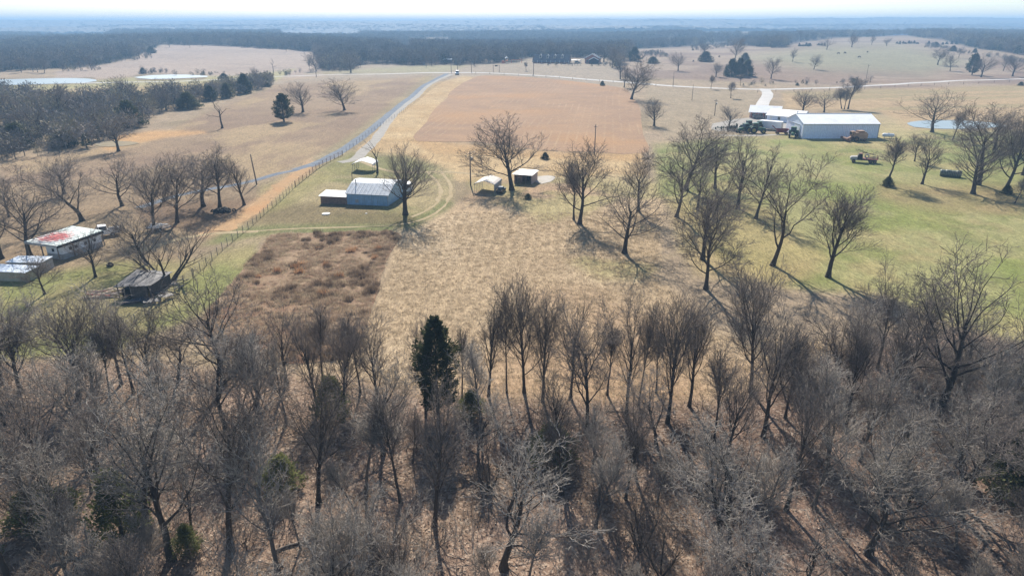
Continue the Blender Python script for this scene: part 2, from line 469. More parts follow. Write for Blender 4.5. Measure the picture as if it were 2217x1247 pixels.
# forest floor: leaf litter
WOOD = [(-400, 790), (300, 800), (560, 810), (820, 850), (1000, 868), (1300, 880), (1560, 880), (1750, 830), (1900, 740), (2080, 720), (2217, 770), (2800, 800), (2800, 3000), (-400, 3000)]
dw = inpoly(U, V, WOOD)
wood = soft(dw, 26, wob * 50)
blend(wood, (188, 158, 136))
blend(wood * sst(.42, .6, n3) * .8, (156, 130, 106))
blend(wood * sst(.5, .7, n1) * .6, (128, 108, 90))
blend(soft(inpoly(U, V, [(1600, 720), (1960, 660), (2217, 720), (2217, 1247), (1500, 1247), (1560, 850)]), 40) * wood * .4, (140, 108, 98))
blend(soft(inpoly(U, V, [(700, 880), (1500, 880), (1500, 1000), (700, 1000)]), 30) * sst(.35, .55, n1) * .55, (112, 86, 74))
# far land under and between the woods
far = sst(560, 800, YY)
FOREST_OPEN = [HAY, RIGHTHILL, CENTER,
   [(0, 158), (130, 150), (260, 162), (480, 160), (640, 150), (640, 190), (0, 200)],
   [(-300, 58), (60, 58), (250, 70), (225, 84), (100, 82), (0, 76)],
   [(0, 95), (40, 98), (30, 106), (-200, 104)],
   [(1180, 66), (1330, 60), (1420, 70), (1300, 80)], [(1500, 64), (1720, 66), (1740, 80), (1520, 80)], [(600, 72), (760, 70), (790, 82), (620, 84)], [(880, 84), (960, 82), (980, 92), (890, 94)], [(2080, 48), (2300, 46), (2300, 54), (2080, 54)],
   [(850, 105), (890, 103), (895, 118), (850, 115)], [(1400, 92), (1460, 88), (1500, 90), (1440, 96)], [(1560, 84), (1620, 80), (1640, 84), (1590, 88)]]
def open_d(u, v):
    d = inpoly(u, v, FOREST_OPEN[0])
    for p in FOREST_OPEN[1:]: d = np.maximum(d, inpoly(u, v, p))
    return d
Ff, Vf = U[YY[:, 0] > 540], V[YY[:, 0] > 540]
od = open_d(Ff, Vf)
mk = np.zeros(XX.shape); mk[YY[:, 0] > 540] = soft(-od, 2)
hard = sst(175, 165, V) if False else (V < 172).astype(float)
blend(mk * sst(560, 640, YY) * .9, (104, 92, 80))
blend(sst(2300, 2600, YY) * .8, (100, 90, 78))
C *= .62
rows = soft(inpoly(U, V, FF), 15) * (1 - wood)
rows += .35 * soft(inpoly(U, V, LF), 8)
fv = np.arange(NR * NCOL).reshape(NR, NCOL)
F = np.stack([fv[:-1, :-1], fv[:-1, 1:], fv[1:, 1:], fv[1:, :-1]], -1).reshape(-1, 4)

def attr_color(me, name, arr):
    a = me.color_attributes.new(name, 'FLOAT_COLOR', 'POINT')
    c4 = np.ones((arr.reshape(-1, arr.shape[-1]).shape[0], 4), np.float32); c4[:, :arr.shape[-1]] = arr.reshape(-1, arr.shape[-1])
    a.data.foreach_set('color', c4.ravel())
def attr_float(me, name, arr):
    a = me.attributes.new(name, 'FLOAT', 'POINT'); a.data.foreach_set('value', np.asarray(arr, np.float32).ravel())

def ground_mat():
    t = NT('ground_soil_and_grass')
    vc = t.n('Attribute', attribute_name='albedo').outputs['Color']
    rw = t.n('Attribute', attribute_name='rows').outputs['Fac']
    lt = t.n('Attribute', attribute_name='litter').outputs['Fac']
    st = t.n('Mapping'); st.inputs['Scale'].default_value = (1, .38, 1); st.inputs['Rotation'].default_value = (0, 0, R(33)); t.l(t.co, st.inputs[0]); sv = st.outputs[0]
    fine = t.noise(3.4, 5, .75, vec=sv)
    mid = t.noise(.43, 6, .78, vec=sv, dist=.8)
    big = t.noise(.07, 5, .6)
    k = t.mapr(fine, .33, .67, .62, 1.38)
    k = t.math('MULTIPLY', k, t.math('ADD', 1, t.math('MULTIPLY', t.mapr(mid, .3, .7, -.26, .26), t.math('SUBTRACT', 1, t.math('MULTIPLY', rw, .8)))))
    k = t.math('MULTIPLY', k, t.mapr(t.noise(1.6, 3, .7, vec=sv), .3, .7, .88, 1.12))
    k = t.math('MULTIPLY', k, t.mapr(big, .3, .7, .92, 1.08))
    # mower rows: gently bent stripes
    mp = t.n('Mapping'); mp.inputs['Rotation'].default_value = (0, 0, R(4)); t.l(t.co, mp.inputs[0])
    wv = t.n('TexWave', wave_type='BANDS', bands_direction='X'); wv.inputs['Scale'].default_value = .17
    wv.inputs['Distortion'].default_value = 5; wv.inputs['Detail'].default_value = 3; wv.inputs['Detail Scale'].default_value = .035
    wv.inputs['Detail Roughness'].default_value = .5
    t.l(mp.outputs[0], wv.inputs['Vector'])
    ws = t.mapr(wv.outputs['Fac'], .15, .85, .945, 1.055)
    k = t.math('MULTIPLY', k, t.math('ADD', 1, t.math('MULTIPLY', t.math('SUBTRACT', ws, 1), t.math('MULTIPLY', rw, 1.15))))
    cmb = t.n('CombineColor'); 
    for i in range(3): t.l(k, cmb.inputs[i])
    c = t.mix(1, vc, cmb.outputs[0], 'MULTIPLY')
    # leaf litter: pale and rust flakes
    vo = t.n('TexVoronoi'); vo.inputs['Scale'].default_value = 4.2; t.l(t.co, vo.inputs['Vector'])
    flake = t.ramp(t.n('SeparateColor').outputs[0], [(0, (.1, .1, .1)), (1, (1, 1, 1))]) if False else None
    sep = t.n('SeparateColor'); t.l(vo.outputs['Color'], sep.inputs[0])
    fl = t.ramp(sep.outputs[0], [(0, (.05, .038, .03)), (.35, (.13, .095, .07)), (.7, (.30, .22, .16)), (.93, (.50, .42, .33))])
    c = t.mix(t.math('MULTIPLY', lt, .72), c, t.mix(.5, fl, vc, 'MIX'))
    # green / straw flecks in the grass
    gf = t.noise(1.1, 6, .8, dist=.4)
    c = t.mix(t.math('MULTIPLY', t.mapr(gf, .56, .7, 0, .22), t.math('SUBTRACT', 1, lt)), c, (.115, .125, .055))
    t.col(c)
    hh = t.math('ADD', t.math('MULTIPLY', fine, .6), t.math('ADD', mid, t.math('MULTIPLY', sep.outputs[1], t.math('MULTIPLY', lt, .5))))
    t.bump(hh, .85, .35)
    return t.set(1.0, 0, .1)
M['ground'] = ground_mat()
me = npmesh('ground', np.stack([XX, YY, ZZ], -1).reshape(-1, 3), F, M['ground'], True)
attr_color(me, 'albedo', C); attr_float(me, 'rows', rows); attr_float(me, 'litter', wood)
ground = link('ground', me); tag(ground, 'rolling winter pasture and leaf covered wood floor', 'ground', kind='structure')

# ------------------------------------------------------------------ draped sheets
def zground(x, y):
    """height of the actual ground mesh under points (row wise bilinear)"""
    x = np.atleast_1d(np.asarray(x, float)); y = np.atleast_1d(np.asarray(y, float))
    i = np.clip(np.searchsorted(ys, y) - 1, 0, NR - 2)
    f = (y - ys[i]) / (ys[i + 1] - ys[i])
    def rowz(ii):
        xs = XX[ii]; j = np.array([np.clip(np.searchsorted(r, q) - 1, 0, NCOL - 2) for r, q in zip(xs, x)])
        a = xs[np.arange(len(x)), j]; b = xs[np.arange(len(x)), j + 1]; g = np.clip((x - a) / (b - a), 0, 1)
        return ZZ[ii, j] * (1 - g) + ZZ[ii, j + 1] * g
    return rowz(i) * (1 - f) + rowz(i + 1) * f

def resample(pts, step):
    P = np.array([(p[0], p[1]) for p in pts], float)
    # Catmull-Rom through the points, then even spacing
    Q = []
    for i in range(len(P) - 1):
        p0, p1, p2, p3 = P[max(i-1, 0)], P[i], P[i+1], P[min(i+2, len(P)-1)]
        for t in np.linspace(0, 1, 24, endpoint=False):
            Q.append(.5 * (2*p1 + (p2-p0)*t + (2*p0-5*p1+4*p2-p3)*t*t + (3*p1-p0-3*p2+p3)*t**3))
    Q.append(P[-1]); Q = np.array(Q)
    s = np.concatenate([[0], np.cumsum(np.hypot(*np.diff(Q, axis=0).T))])
    n = max(2, int(s[-1] / step) + 1); tt = np.linspace(0, s[-1], n)
    return np.stack([np.interp(tt, s, Q[:, 0]), np.interp(tt, s, Q[:, 1])], 1)

def ribbon(name, pix, width, mat, lift=.05, step=3, ragged=.0, nx=5, label=None, world_pts=None, wend=None):
    P = resample(world_pts or [gp(*p) for p in pix], step)
    T = np.gradient(P, axis=0); T /= np.linalg.norm(T, axis=1)[:, None]; Nn = np.stack([-T[:, 1], T[:, 0]], 1)
    rs = np.random.RandomState(len(name)); n = len(P)
    w0 = np.interp(np.arange(n), [0, n - 1], [width, wend or width])
    rg = np.convolve(rs.randn(n + 8), np.ones(3) / 3, 'same')[:n] * ragged; rg2 = np.convolve(rs.randn(n + 8), np.ones(3) / 3, 'same')[:n] * ragged
    s = np.linspace(-.5, .5, nx); off = w0[:, None] * s[None, :]
    off[:, 0] += rg; off[:, -1] += rg2
    X = P[:, 0:1] + Nn[:, 0:1] * off; Y = P[:, 1:2] + Nn[:, 1:2] * off
    Z = zground(X.ravel(), Y.ravel()).reshape(X.shape) + lift
    Z[:, 0] -= lift * 1.5; Z[:, -1] -= lift * 1.5
    f = np.arange(n * nx).reshape(n, nx)
    FF_ = np.stack([f[:-1, :-1], f[:-1, 1:], f[1:, 1:], f[1:, :-1]], -1).reshape(-1, 4)
    me = npmesh(name, np.stack([X, Y, Z], -1).reshape(-1, 3), FF_, mat, True)
    o = link(name, me); tag(o, label, None, kind='structure'); return o, P

def patch(name, pix, mat, lift=.05, res=1.5, label=None, world_pts=None, flat=None, wobble=0):
    """filled polygon draped on the ground"""
    P = np.array([(p.x, p.y) for p in (world_pts or [gp(*q) for q in pix])])
    P = resample(list(map(tuple, np.vstack([P, P[:1]]))), res * 2)[:-1]
    if wobble:
        rs = np.random.RandomState(3); P = P + np.stack([np.convolve(rs.randn(len(P)), np.ones(3)/3, 'same'), np.convolve(rs.randn(len(P)), np.ones(3)/3, 'same')], 1) * wobble
    import bmesh
    from mathutils.geometry import delaunay_2d_cdt
    x0, y0 = P.min(0); x1, y1 = P.max(0)
    gx, gy = np.meshgrid(np.arange(x0, x1, res), np.arange(y0, y1, res)); G = np.stack([gx.ravel(), gy.ravel()], 1)
    d = inpoly(G[:, 0], G[:, 1], [tuple(p) for p in P]); G = G[d > res * .4]
    n = len(P)
    vv, ee, ff, *_ = delaunay_2d_cdt([Vector(p) for p in P] + [Vector(g) for g in G], [(i, (i + 1) % n) for i in range(n)], [tuple(range(n))], 2, 1e-4)
    V2 = np.array([(v.x, v.y) for v in vv])
    z = (zground(V2[:, 0], V2[:, 1]) if flat is None else np.full(len(V2), flat)) + lift
    me = npmesh(name, np.c_[V2, z], np.array([f for f in ff if len(f) == 3]), mat, True)
    o = link(name, me); tag(o, label, None, kind='structure'); return o, P

def sheet_mat(name, c, c2, scale=.5, fine=5, var=.25, rows=None, c3=None, rough=1, bump=.6):
    t = NT(name)
    f = t.noise(scale, 6, .7, dist=.3)
    o = t.ramp(f, [(.35, c), (.65, c2)])
    if c3: o = t.mix(t.mapr(t.noise(scale * .25, 4, .6), .5, .62, 0, .8), o, c3)
    if rows:
        ang, sc, amp = rows
        mp = t.n('Mapping'); mp.inputs['Rotation'].default_value = (0, 0, R(ang)); t.l(t.co, mp.inputs[0])
        wv = t.n('TexWave', wave_type='BANDS', bands_direction='X'); wv.inputs['Scale'].default_value = sc
        wv.inputs['Distortion'].default_value = 10; wv.inputs['Detail'].default_value = 2; wv.inputs['Detail Scale'].default_value = .05
        t.l(mp.outputs[0], wv.inputs['Vector'])
        brk = t.mapr(t.noise(.035, 5, .75, dist=.5), .46, .6, 0, 1)
        m = t.math('MULTIPLY', t.mapr(wv.outputs['Fac'], .8, 1, 0, amp), t.math('MULTIPLY', brk, t.mapr(t.noise(.6, 3, .7), .4, .6, .2, 1)))
        o = t.mix(m, o, (.42, .33, .21))
    g = t.noise(fine, 5, .75)
    k = t.mapr(g, .3, .7, 1 - var, 1 + var)
    cb = t.n('CombineColor')
    for i in range(3): t.l(k, cb.inputs[i])
    t.col(t.mix(1, o, cb.outputs[0], 'MULTIPLY'))
    t.bump(g, bump, .15)
    return t.set(rough, 0, .1)
G_ = .62
M['crop'] = sheet_mat('stubble_field', lin(184, 150, 116, G_), lin(164, 134, 108, G_), .05, 1.2, .2, rows=(8, .10, .38), c3=lin(192, 150, 106, G_))
M['weeds'] = sheet_mat('weedy_plot_soil', lin(182, 156, 126, G_), lin(146, 120, 96, G_), .35, 3, .4, c3=lin(150, 112, 88, G_))
M['gravel'] = sheet_mat('gravel_grey', lin(176, 170, 160, G_), lin(196, 190, 180, G_), .4, 7, .15)
M['gravel_blue'] = sheet_mat('fresh_blue_gravel', lin(118, 128, 142, G_), lin(150, 156, 162, G_), .35, 4, .3)
M['road'] = sheet_mat('pale_chip_road', lin(200, 197, 192, .75), lin(214, 210, 204, .75), .1, 4, .08)
M['clay'] = sheet_mat('orange_clay_track', lin(208, 168, 122, G_), lin(188, 156, 118, G_), .5, 3, .3, c3=lin(204, 158, 112, G_))
M['rut'] = sheet_mat('worn_track', lin(200, 182, 146, G_), lin(180, 160, 122, G_), .5, 4, .2)
M['concrete'] = sheet_mat('concrete_pale', lin(205, 198, 185, G_), lin(220, 212, 200, G_), .4, 5, .1)
wt = NT('pond_water'); wt.col(wt.ramp(wt.noise(.02), [(.4, (.24, .29, .30)), (.6, (.30, .35, .35))])); wt.bump(wt.noise(1.2, 3, .5), .12, .05); M['water'] = wt.set(.4, 0, .4)

M['mud'] = sheet_mat('pond_mud', lin(176, 160, 130, G_), lin(150, 140, 118, G_), .3, 2, .1, bump=.1)
crop_field, _ = patch('crop_field', [(965, 215), (985, 192), (1028, 168), (1060, 164), (1200, 172), (1330, 188), (1362, 200), (1385, 232), (1392, 280), (1398, 332), (1300, 330), (1180, 326), (1040, 308), (898, 305), (925, 262), (942, 235)], M['crop'], .06, 5, 'brown mown crop field with pale curved windrows', wobble=.4)
weedy, WEEDP = patch('weedy_plot', [(585, 508), (700, 503), (862, 502), (850, 540), (835, 575), (808, 650), (790, 720), (770, 770), (600, 790), (450, 760), (440, 690), (480, 640), (530, 580)], M['weeds'], .06, 2.2, 'plot of dead brown weeds with a sharp mown edge', wobble=.25)
# far road with its two bends, across the whole picture
ribbon('road', [(-150, 190), (120, 181), (380, 177), (560, 168), (700, 163), (860, 160), (950, 158), (1070, 159), (1180, 165), (1280, 173), (1360, 179), (1460, 187), (1600, 193), (1740, 192), (1880, 186), (2010, 179), (2120, 174), (2400, 166)], 6.5, M['road'], .10, 6, .1, label='pale country road crossing behind the fields')
ribbon('driveway', [(1655, 193), (1662, 205), (1655, 218), (1648, 231), (1640, 240)][::1], 7, M['road'], .09, 3, .2, label='pale driveway curving down to the white barn')
ribbon('driveway', [(1560, 293), (1610, 294), (1690, 292)], 3.4, M['gravel'], .06, 3, .3, label='strip of gravel in front of the parked tractors')
ribbon('gravel_lane', [(968, 160), (920, 185), (862, 232), (800, 284), (740, 326), (690, 352), (640, 368)], 4.4, M['gravel_blue'], .07, 3, .25, label='blue grey gravel lane running down beside the fence')
ribbon('gravel_drive', [(980, 161), (935, 180), (885, 222), (850, 252), (815, 300), (790, 325), (768, 345), (735, 352)], 4.2, M['gravel'], .055, 2.5, .35, label='pale gravel drive right of the fence leading to the sheds')
ribbon('gravel_lane', [(645, 368), (600, 377), (555, 390), (500, 402), (440, 412), (380, 425), (300, 450)], 2.6, M['gravel_blue'], .05, 2.5, .3, label='narrow gravel lane bending left toward the barnyard trees')
ribbon('clay_track', [(668, 362), (636, 382), (605, 405), (575, 432), (545, 458), (505, 482), (470, 500)], 3.2, M['clay'], .06, 1.0, .9, label='bare orange clay track beside the wire fence', wend=4.4)
for a in ([(955, 372), (972, 395), (975, 425), (955, 452), (915, 475), (850, 488), (760, 492), (640, 495), (560, 500)], [(925, 372), (950, 400), (950, 432), (925, 455), (890, 470)]):
    ribbon('worn_track', a, 1.0, M['rut'], .04, 1.5, .35, 4, label='pale worn wheel track curving round the metal shed')
ribbon('worn_track', [(770, 345), (850, 372), (960, 372), (1060, 380), (1130, 384), (1230, 386)], 1.8, M['rut'], .045, 2, .3, 4, label='thin pale track running right from the sheds')
ribbon('worn_track', [(560, 500), (460, 506), (380, 520), (300, 545)], 1.6, M['rut'], .04, 1.5, .4, 4, label='pale track crossing the wire fence to the barnyard')
patch('concrete_pad', [(1160, 383), (1198, 380), (1202, 386), (1190, 395), (1162, 399)], M['concrete'], .07, 1.5, 'pale concrete pad beside the small pink shed')
patch('gravel_yard', [(1540, 268), (1600, 258), (1700, 252), (1720, 272), (1700, 284), (1640, 280), (1548, 284)], M['gravel'], .06, 3, 'pale gravel yard behind the row of tractors', wobble=.5)
patch('pond', [(-60, 172), (0, 173), (160, 170), (210, 174), (185, 180), (60, 184), (-60, 184)], M['water'], .12, 6, 'long pale pond at the far left below the wood')
patch('pond', [(290, 168), (340, 163), (420, 163), (455, 167), (400, 170), (320, 172)], M['water'], .12, 6, 'second pale pond behind the hedgerow')
patch('pond', [(1963, 268), (1985, 263), (2060, 261), (2140, 266), (2180, 273), (2120, 279), (2040, 280), (1980, 276)], M['water'], .12, 2.5, 'pale pond behind the wide spreading tree')
patch('pond', [(205, 313), (240, 306), (290, 308), (300, 312), (260, 318), (215, 318)], M['mud'], .1, 1.5, 'tiny muddy pond in the orange clay at the left')
# ------------------------------------------------------------------ bare trees
def bark(name, c, c2, lich=None):
    t = NT(name)
    mp = t.n('Mapping'); mp.inputs['Scale'].default_value = (1, 1, .35); t.l(t.co, mp.inputs[0])
    f = t.noise(4, 5, .75, vec=mp.outputs[0])
    o = t.ramp(f, [(.32, c), (.68, c2)])
    if lich: o = t.mix(t.mapr(t.noise(.9, 5, .7), .52, .66, 0, .7), o, lich)
    inf = t.n('ObjectInfo'); 
    k = t.mapr(inf.outputs['Random'], 0, 1, .8, 1.2)
    cb = t.n('CombineColor')
    for i in range(3): t.l(k, cb.inputs[i])
    t.col(t.mix(1, o, cb.outputs[0], 'MULTIPLY'))
    t.bump(f, .6, .05)
    return t.set(.9, 0, .2)
M['bark'] = bark('dark_bark', (.040, .032, .026), (.10, .080, .064))
M['bark_pale'] = bark('pale_bark', (.09, .078, .066), (.19, .165, .145), (.24, .23, .20))
M['twig'] = bark('brown_twigs', (.105, .085, .072), (.20, .168, .145))
M['twig_pale'] = bark('grey_twigs', (.18, .155, .13), (.38, .335, .285), (.30, .285, .24))

class P:
    def __init__(s, **k): s.__dict__.update(k)
def skeleton(seed, p):
    rg = random.Random(seed); out = []
    nlev = len(p.kids)
    def norm(v):
        l = math.sqrt(v[0]**2 + v[1]**2 + v[2]**2) or 1; return (v[0]/l, v[1]/l, v[2]/l)
    def br(pos, d, L, r, lev, az0):
        n = p.n[lev]; seg = L / (n - 1); pts = [pos]; rad = [r]; dirs = [d]
        g = p.gnarl[lev]; up = p.up[lev]
        rt = r * p.tip[lev]
        for i in range(1, n):
            d = norm((d[0] + rg.gauss(0, g), d[1] + rg.gauss(0, g), d[2] + rg.gauss(0, g) * .7 + up))
            pos = (pos[0] + d[0]*seg, pos[1] + d[1]*seg, pos[2] + d[2]*seg)
            pts.append(pos); dirs.append(d); t = i / (n - 1)
            rad.append(r + (rt - r) * t ** p.tpow)
        if lev == 0: # root flare
            rad[0] = r * 1.45
        out.append((pts, rad, lev))
        if lev + 1 >= nlev + 1 or lev >= nlev: return
        m = p.kids[lev]; m = max(1, int(m * (L / p.refL[lev] if lev > 0 else 1) * rg.uniform(.8, 1.2) + .5)) if lev > 0 else m
        a = az0
        for j in range(m):
            t = p.t0[lev] + (1 - p.t0[lev]) * ((j + rg.uniform(.1, .9)) / m) ** p.dist[lev]
            t = min(t, .99)
            q = t * (n - 1); i = min(int(q), n - 2); f = q - i
            b = tuple(pts[i][k] * (1 - f) + pts[i + 1][k] * f for k in range(3))
            bd = dirs[min(i + 1, n - 1)]
            a += 2.4 + rg.uniform(-.5, .5)
            ang = R(p.ang[lev] * rg.uniform(.7, 1.3)) * (1 - p.angt * t if lev == 0 else 1)
            # perpendicular basis
            h = (0, 0, 1) if abs(bd[2]) < .9 else (1, 0, 0)
            u = norm((bd[1]*h[2]-bd[2]*h[1], bd[2]*h[0]-bd[0]*h[2], bd[0]*h[1]-bd[1]*h[0]))
            w = (bd[1]*u[2]-bd[2]*u[1], bd[2]*u[0]-bd[0]*u[2], bd[0]*u[1]-bd[1]*u[0])
            s, c = math.sin(ang), math.cos(ang)
            nd = norm(tuple(bd[k]*c + (u[k]*math.cos(a) + w[k]*math.sin(a))*s for k in range(3)))
            if lev >= 1 and nd[2] < -.25: nd = norm((nd[0], nd[1], -.1))
            prof = p.prof(t) if lev == 0 else (1 - p.short[lev] * t)
            cl = L * p.lr[lev] * prof * rg.uniform(.75, 1.2)
            cr = max(p.rmin[lev + 1], (rad[i] * (1 - f) + rad[i + 1] * f) * p.rr[lev] * rg.uniform(.8, 1.1))
            if lev + 1 == nlev: cr = p.rmin[lev + 1]
            br(b, nd, cl, cr, lev + 1, rg.uniform(0, 6.28))
    for s in range(p.stems):
        if p.stems == 1: d0 = norm((p.lean[0], p.lean[1], 1)); p0 = (0, 0, -.15)
        else:
            a = 2 * PI * s / p.stems + rg.uniform(-.4, .4); d0 = norm((math.cos(a) * p.spread, math.sin(a) * p.spread, 1)); p0 = (math.cos(a)*p.base, math.sin(a)*p.base, -.15)
        br(p0, d0, p.L * (1 if s == 0 else rg.uniform(.7, 1)), p.r, 0, rg.uniform(0, 6.28))
    return out

def tubes(brs, sides):
    """list of (pts, rad) -> numpy verts, tri faces; tapered tubes grouped by number of points"""
    VV, FF2, o = [], [], 0
    by = {}
    for pts, rad, lev in brs: by.setdefault((len(pts), sides[lev]), []).append((pts, rad))
    for (n, k), L in by.items():
        Pn = np.array([b[0] for b in L]); Rn = np.array([b[1] for b in L]); B = len(L)
        T = np.gradient(Pn, axis=1); T /= np.linalg.norm(T, axis=2, keepdims=True) + 1e-9
        ref = np.where(np.abs(T[:, :1, 2:]) < .9, [[[0, 0, 1.]]], [[[1., 0, 0]]]); ref = np.repeat(ref, n, 1)
        A = np.cross(T, ref); A /= np.linalg.norm(A, axis=2, keepdims=True) + 1e-9; Bn = np.cross(T, A)
        th = np.arange(k) * 2 * PI / k
        ring = Pn[:, :, None] + Rn[:, :, None, None] * (A[:, :, None] * np.cos(th)[:, None] + Bn[:, :, None] * np.sin(th)[:, None])
        if n == 2:   # twig: a thin cone
            v = np.concatenate([ring[:, 0], Pn[:, 1:2]], 1); m = k + 1
            f = np.array([(j, (j + 1) % k, k) for j in range(k)])
        else:
            v = ring.reshape(B, n * k, 3); m = n * k; f = []
            for i in range(n - 1):
                for j in range(k):
                    a, b, c, d = i*k+j, i*k+(j+1) % k, (i+1)*k+(j+1) % k, (i+1)*k+j
                    f += [(a, b, c), (a, c, d)]
            f = np.array(f)
        VV.append(v.reshape(-1, 3)); FF2.append((f[None] + (np.arange(B) * m)[:, None, None]).reshape(-1, 3) + o); o += B * m
    return np.concatenate(VV), np.concatenate(FF2)

def rescale(out, H, r_keep=True):
    z = np.percentile(np.concatenate([[q[2] for q in b[0]] for b in out if b[2] >= 2] or [[b[0][-1][2] for b in out]]), 99.7)
    s = H / z
    return [([tuple(c * s for c in q) for q in pts], rad, lev) for pts, rad, lev in out], s

def oak(seed, H=12, **kw):
    d = dict(L=6.6, r=.27, stems=1, lean=(0, 0), spread=.3, base=.3, kids=[14, 9, 7, 5, 6], n=[8, 8, 6, 4, 3, 2],
        gnarl=[.05, .13, .15, .16, .16, 0], up=[.03, .07, .035, .035, .03, 0], tip=[.38, .14, .25, .4, .5, .5], tpow=.9, refL=[1, 5.2, 2.3, 1.15, .62],
        t0=[.27, .14, .12, .1, .1], dist=[.85, .9, 1, 1, 1], ang=[76, 40, 38, 36, 36], angt=.66, lr=[.84, .52, .54, .54, .5], short=[0, .45, .45, .4, .3],
        prof=lambda t: 1.02 - .25 * max(0, t - .45), rr=[.52, .55, .55, .6, .6], rmin=[.1, .05, .026, .0165, .013, .0105])
    d.update(kw); p = P(**d); o = skeleton(seed, p); return rescale(o, H)
def vase(seed, H=12, **kw):
    d = dict(L=7.4, r=.17, stems=1, lean=(0, 0), spread=.2, base=.2, kids=[12, 9, 7, 5, 6], n=[8, 8, 5, 4, 3, 2],
        gnarl=[.03, .07, .09, .11, .12, 0], up=[.03, .13, .10, .08, .05, 0], tip=[.5, .2, .3, .4, .5, .5], tpow=.9, refL=[1, 5.2, 2.8, 1.6, .85],
        t0=[.30, .1, .1, .1, .1], dist=[.85, .9, 1, 1, 1], ang=[50, 27, 25, 24, 24], angt=.5, lr=[.72, .6, .6, .56, .52], short=[0, .4, .4, .3, .3],
        prof=lambda t: .85 + .1 * t, rr=[.5, .5, .5, .6, .6], rmin=[.07, .033, .019, .013, .0095, .008])
    d.update(kw); p = P(**d); o = skeleton(seed, p); return rescale(o, H)
def slim(seed, H=11, **kw):
    d = dict(L=10, r=.15, stems=1, lean=(0, 0), spread=.2, base=.2, kids=[22, 8, 6, 6], n=[10, 6, 4, 3, 2],
        gnarl=[.04, .09, .11, .12, 0], up=[.03, .12, .08, .05, 0], tip=[.12, .25, .35, .5, .5], tpow=1, refL=[1, 2.4, 1.2, .6],
        t0=[.38, .15, .1, .1], dist=[1, 1, 1, 1], ang=[38, 34, 32, 30], angt=.3, lr=[.33, .56, .56, .5], short=[0, .4, .4, .3],
        prof=lambda t: 1.15 - .8 * max(0, (t - .38) / .62), rr=[.5, .55, .6, .6], rmin=[.03, .022, .016, .013, .011])
    d.update(kw); p = P(**d); o = skeleton(seed, p); return rescale(o, H)

SIDES = [9, 6, 4, 3, 3, 3]
def tree_proto(name, out, tm, cm, split=1, sides=SIDES):
    tr = [b for b in out if b[2] <= split]; cr = [b for b in out if b[2] > split]
    v, f = tubes(tr, sides); m1 = npmesh(name + '_trunk', v, f, tm, True)
    v2, f2 = tubes(cr, sides); m2 = npmesh(name + '_crown', v2, f2, cm, False)
    H = v2[:, 2].max(); W = np.percentile(np.abs(v2[:, 0]), 98) + np.percentile(np.abs(v2[:, 1]), 98)
    PROTO[name] = dict(trunk=m1, crown=m2, H=float(H), W=float(W)); return len(f) + len(f2)
PROTO = {}
ntri = 0
def wide(t): return .75 + .35 * t
for i, (sd_, kw) in enumerate([(1, {}), (2, dict(lean=(.06, .03))), (3, dict(L=5.2, ang=[80, 48, 44, 42, 42])), (4, dict(L=7.5, kids=[11, 9, 7, 5, 5], lean=(-.04, .04))), (5, dict(L=6.2, kids=[7, 9, 8, 6, 5], gnarl=[.10, .22, .2, .18, .16, 0], lr=[1.05, .5, .52, .54, .5], lean=(.05, -.05))), (6, dict(L=8.6, kids=[13, 8, 7, 6, 5], ang=[60, 38, 38, 36, 36], lr=[.55, .52, .54, .54, .5]))]):
    o, _ = oak(sd_, 12, **kw); ntri += tree_proto('oak_%d' % i, o, M['bark'], M['twig'])
for i, (sd_, kw) in enumerate([(11, {}), (12, dict(kids=[15, 9, 7, 5, 5])), (13, dict(ang=[34, 26, 26, 26, 26])), (14, dict(L=5, lean=(.08, 0))), (15, dict(L=9, kids=[16, 7, 7, 5, 5], ang=[40, 30, 28, 26, 26], lr=[.5, .6, .6, .56, .52]))]):
    o, _ = vase(sd_, 12, **kw); ntri += tree_proto('vase_%d' % i, o, M['bark'], M['twig'])
for i in range(3):
    o, _ = slim(21 + i, 11); ntri += tree_proto('slim_%d' % i, o, M['bark'], M['twig'])
# round dense crown (hackberry like) with straight fine shoots
for i in range(2):
    o, _ = vase(31 + i, 11, kids=[17, 10, 7, 5, 4], ang=[70, 30, 28, 26, 26], L=5.6, r=.26, lr=[.86, .58, .58, .56, .52], rr=[.45, .5, .5, .6, .6], t0=[.30, .1, .1, .1, .1]); ntri += tree_proto('round_%d' % i, o, M['bark'], M['twig'])
# many stemmed brush tree
o, _ = vase(41, 8, stems=5, spread=.5, r=.11, kids=[6, 7, 6, 4, 2], L=5); ntri += tree_proto('multi_0', o, M['bark'], M['twig'])
# foreground wood: pale weathered crowns
for i, (sd_, kw) in enumerate([(51, dict(lean=(.1, 0))), (52, dict(L=7, ang=[66, 46, 44, 42, 42])), (53, dict(L=5.4, lean=(-.12, .1)))]):
    o, _ = oak(sd_, 12, **dict(dict(kids=[12, 8, 6, 5, 4], rmin=[.1, .055, .03, .020, .014, .0105], gnarl=[.07, .2, .24, .24, .24, 0]), **kw)); ntri += tree_proto('pale_oak_%d' % i, o, M['bark'], M['twig_pale'])
for i in range(2):
    o, _ = vase(61 + i, 12, kids=[11, 8, 6, 5, 3], rmin=[.07, .04, .026, .018, .013, .010], ang=[50, 36, 34, 34, 34], gnarl=[.05, .09, .12, .14, .14, 0]); ntri += tree_proto('pale_vase_%d' % i, o, M['bark_pale'], M['twig_pale'])
for i in range(2):
    o, _ = slim(71 + i, 10, gnarl=[.06, .13, .16, .16, 0]); ntri += tree_proto('pale_slim_%d' % i, o, M['bark_pale'], M['twig_pale'])
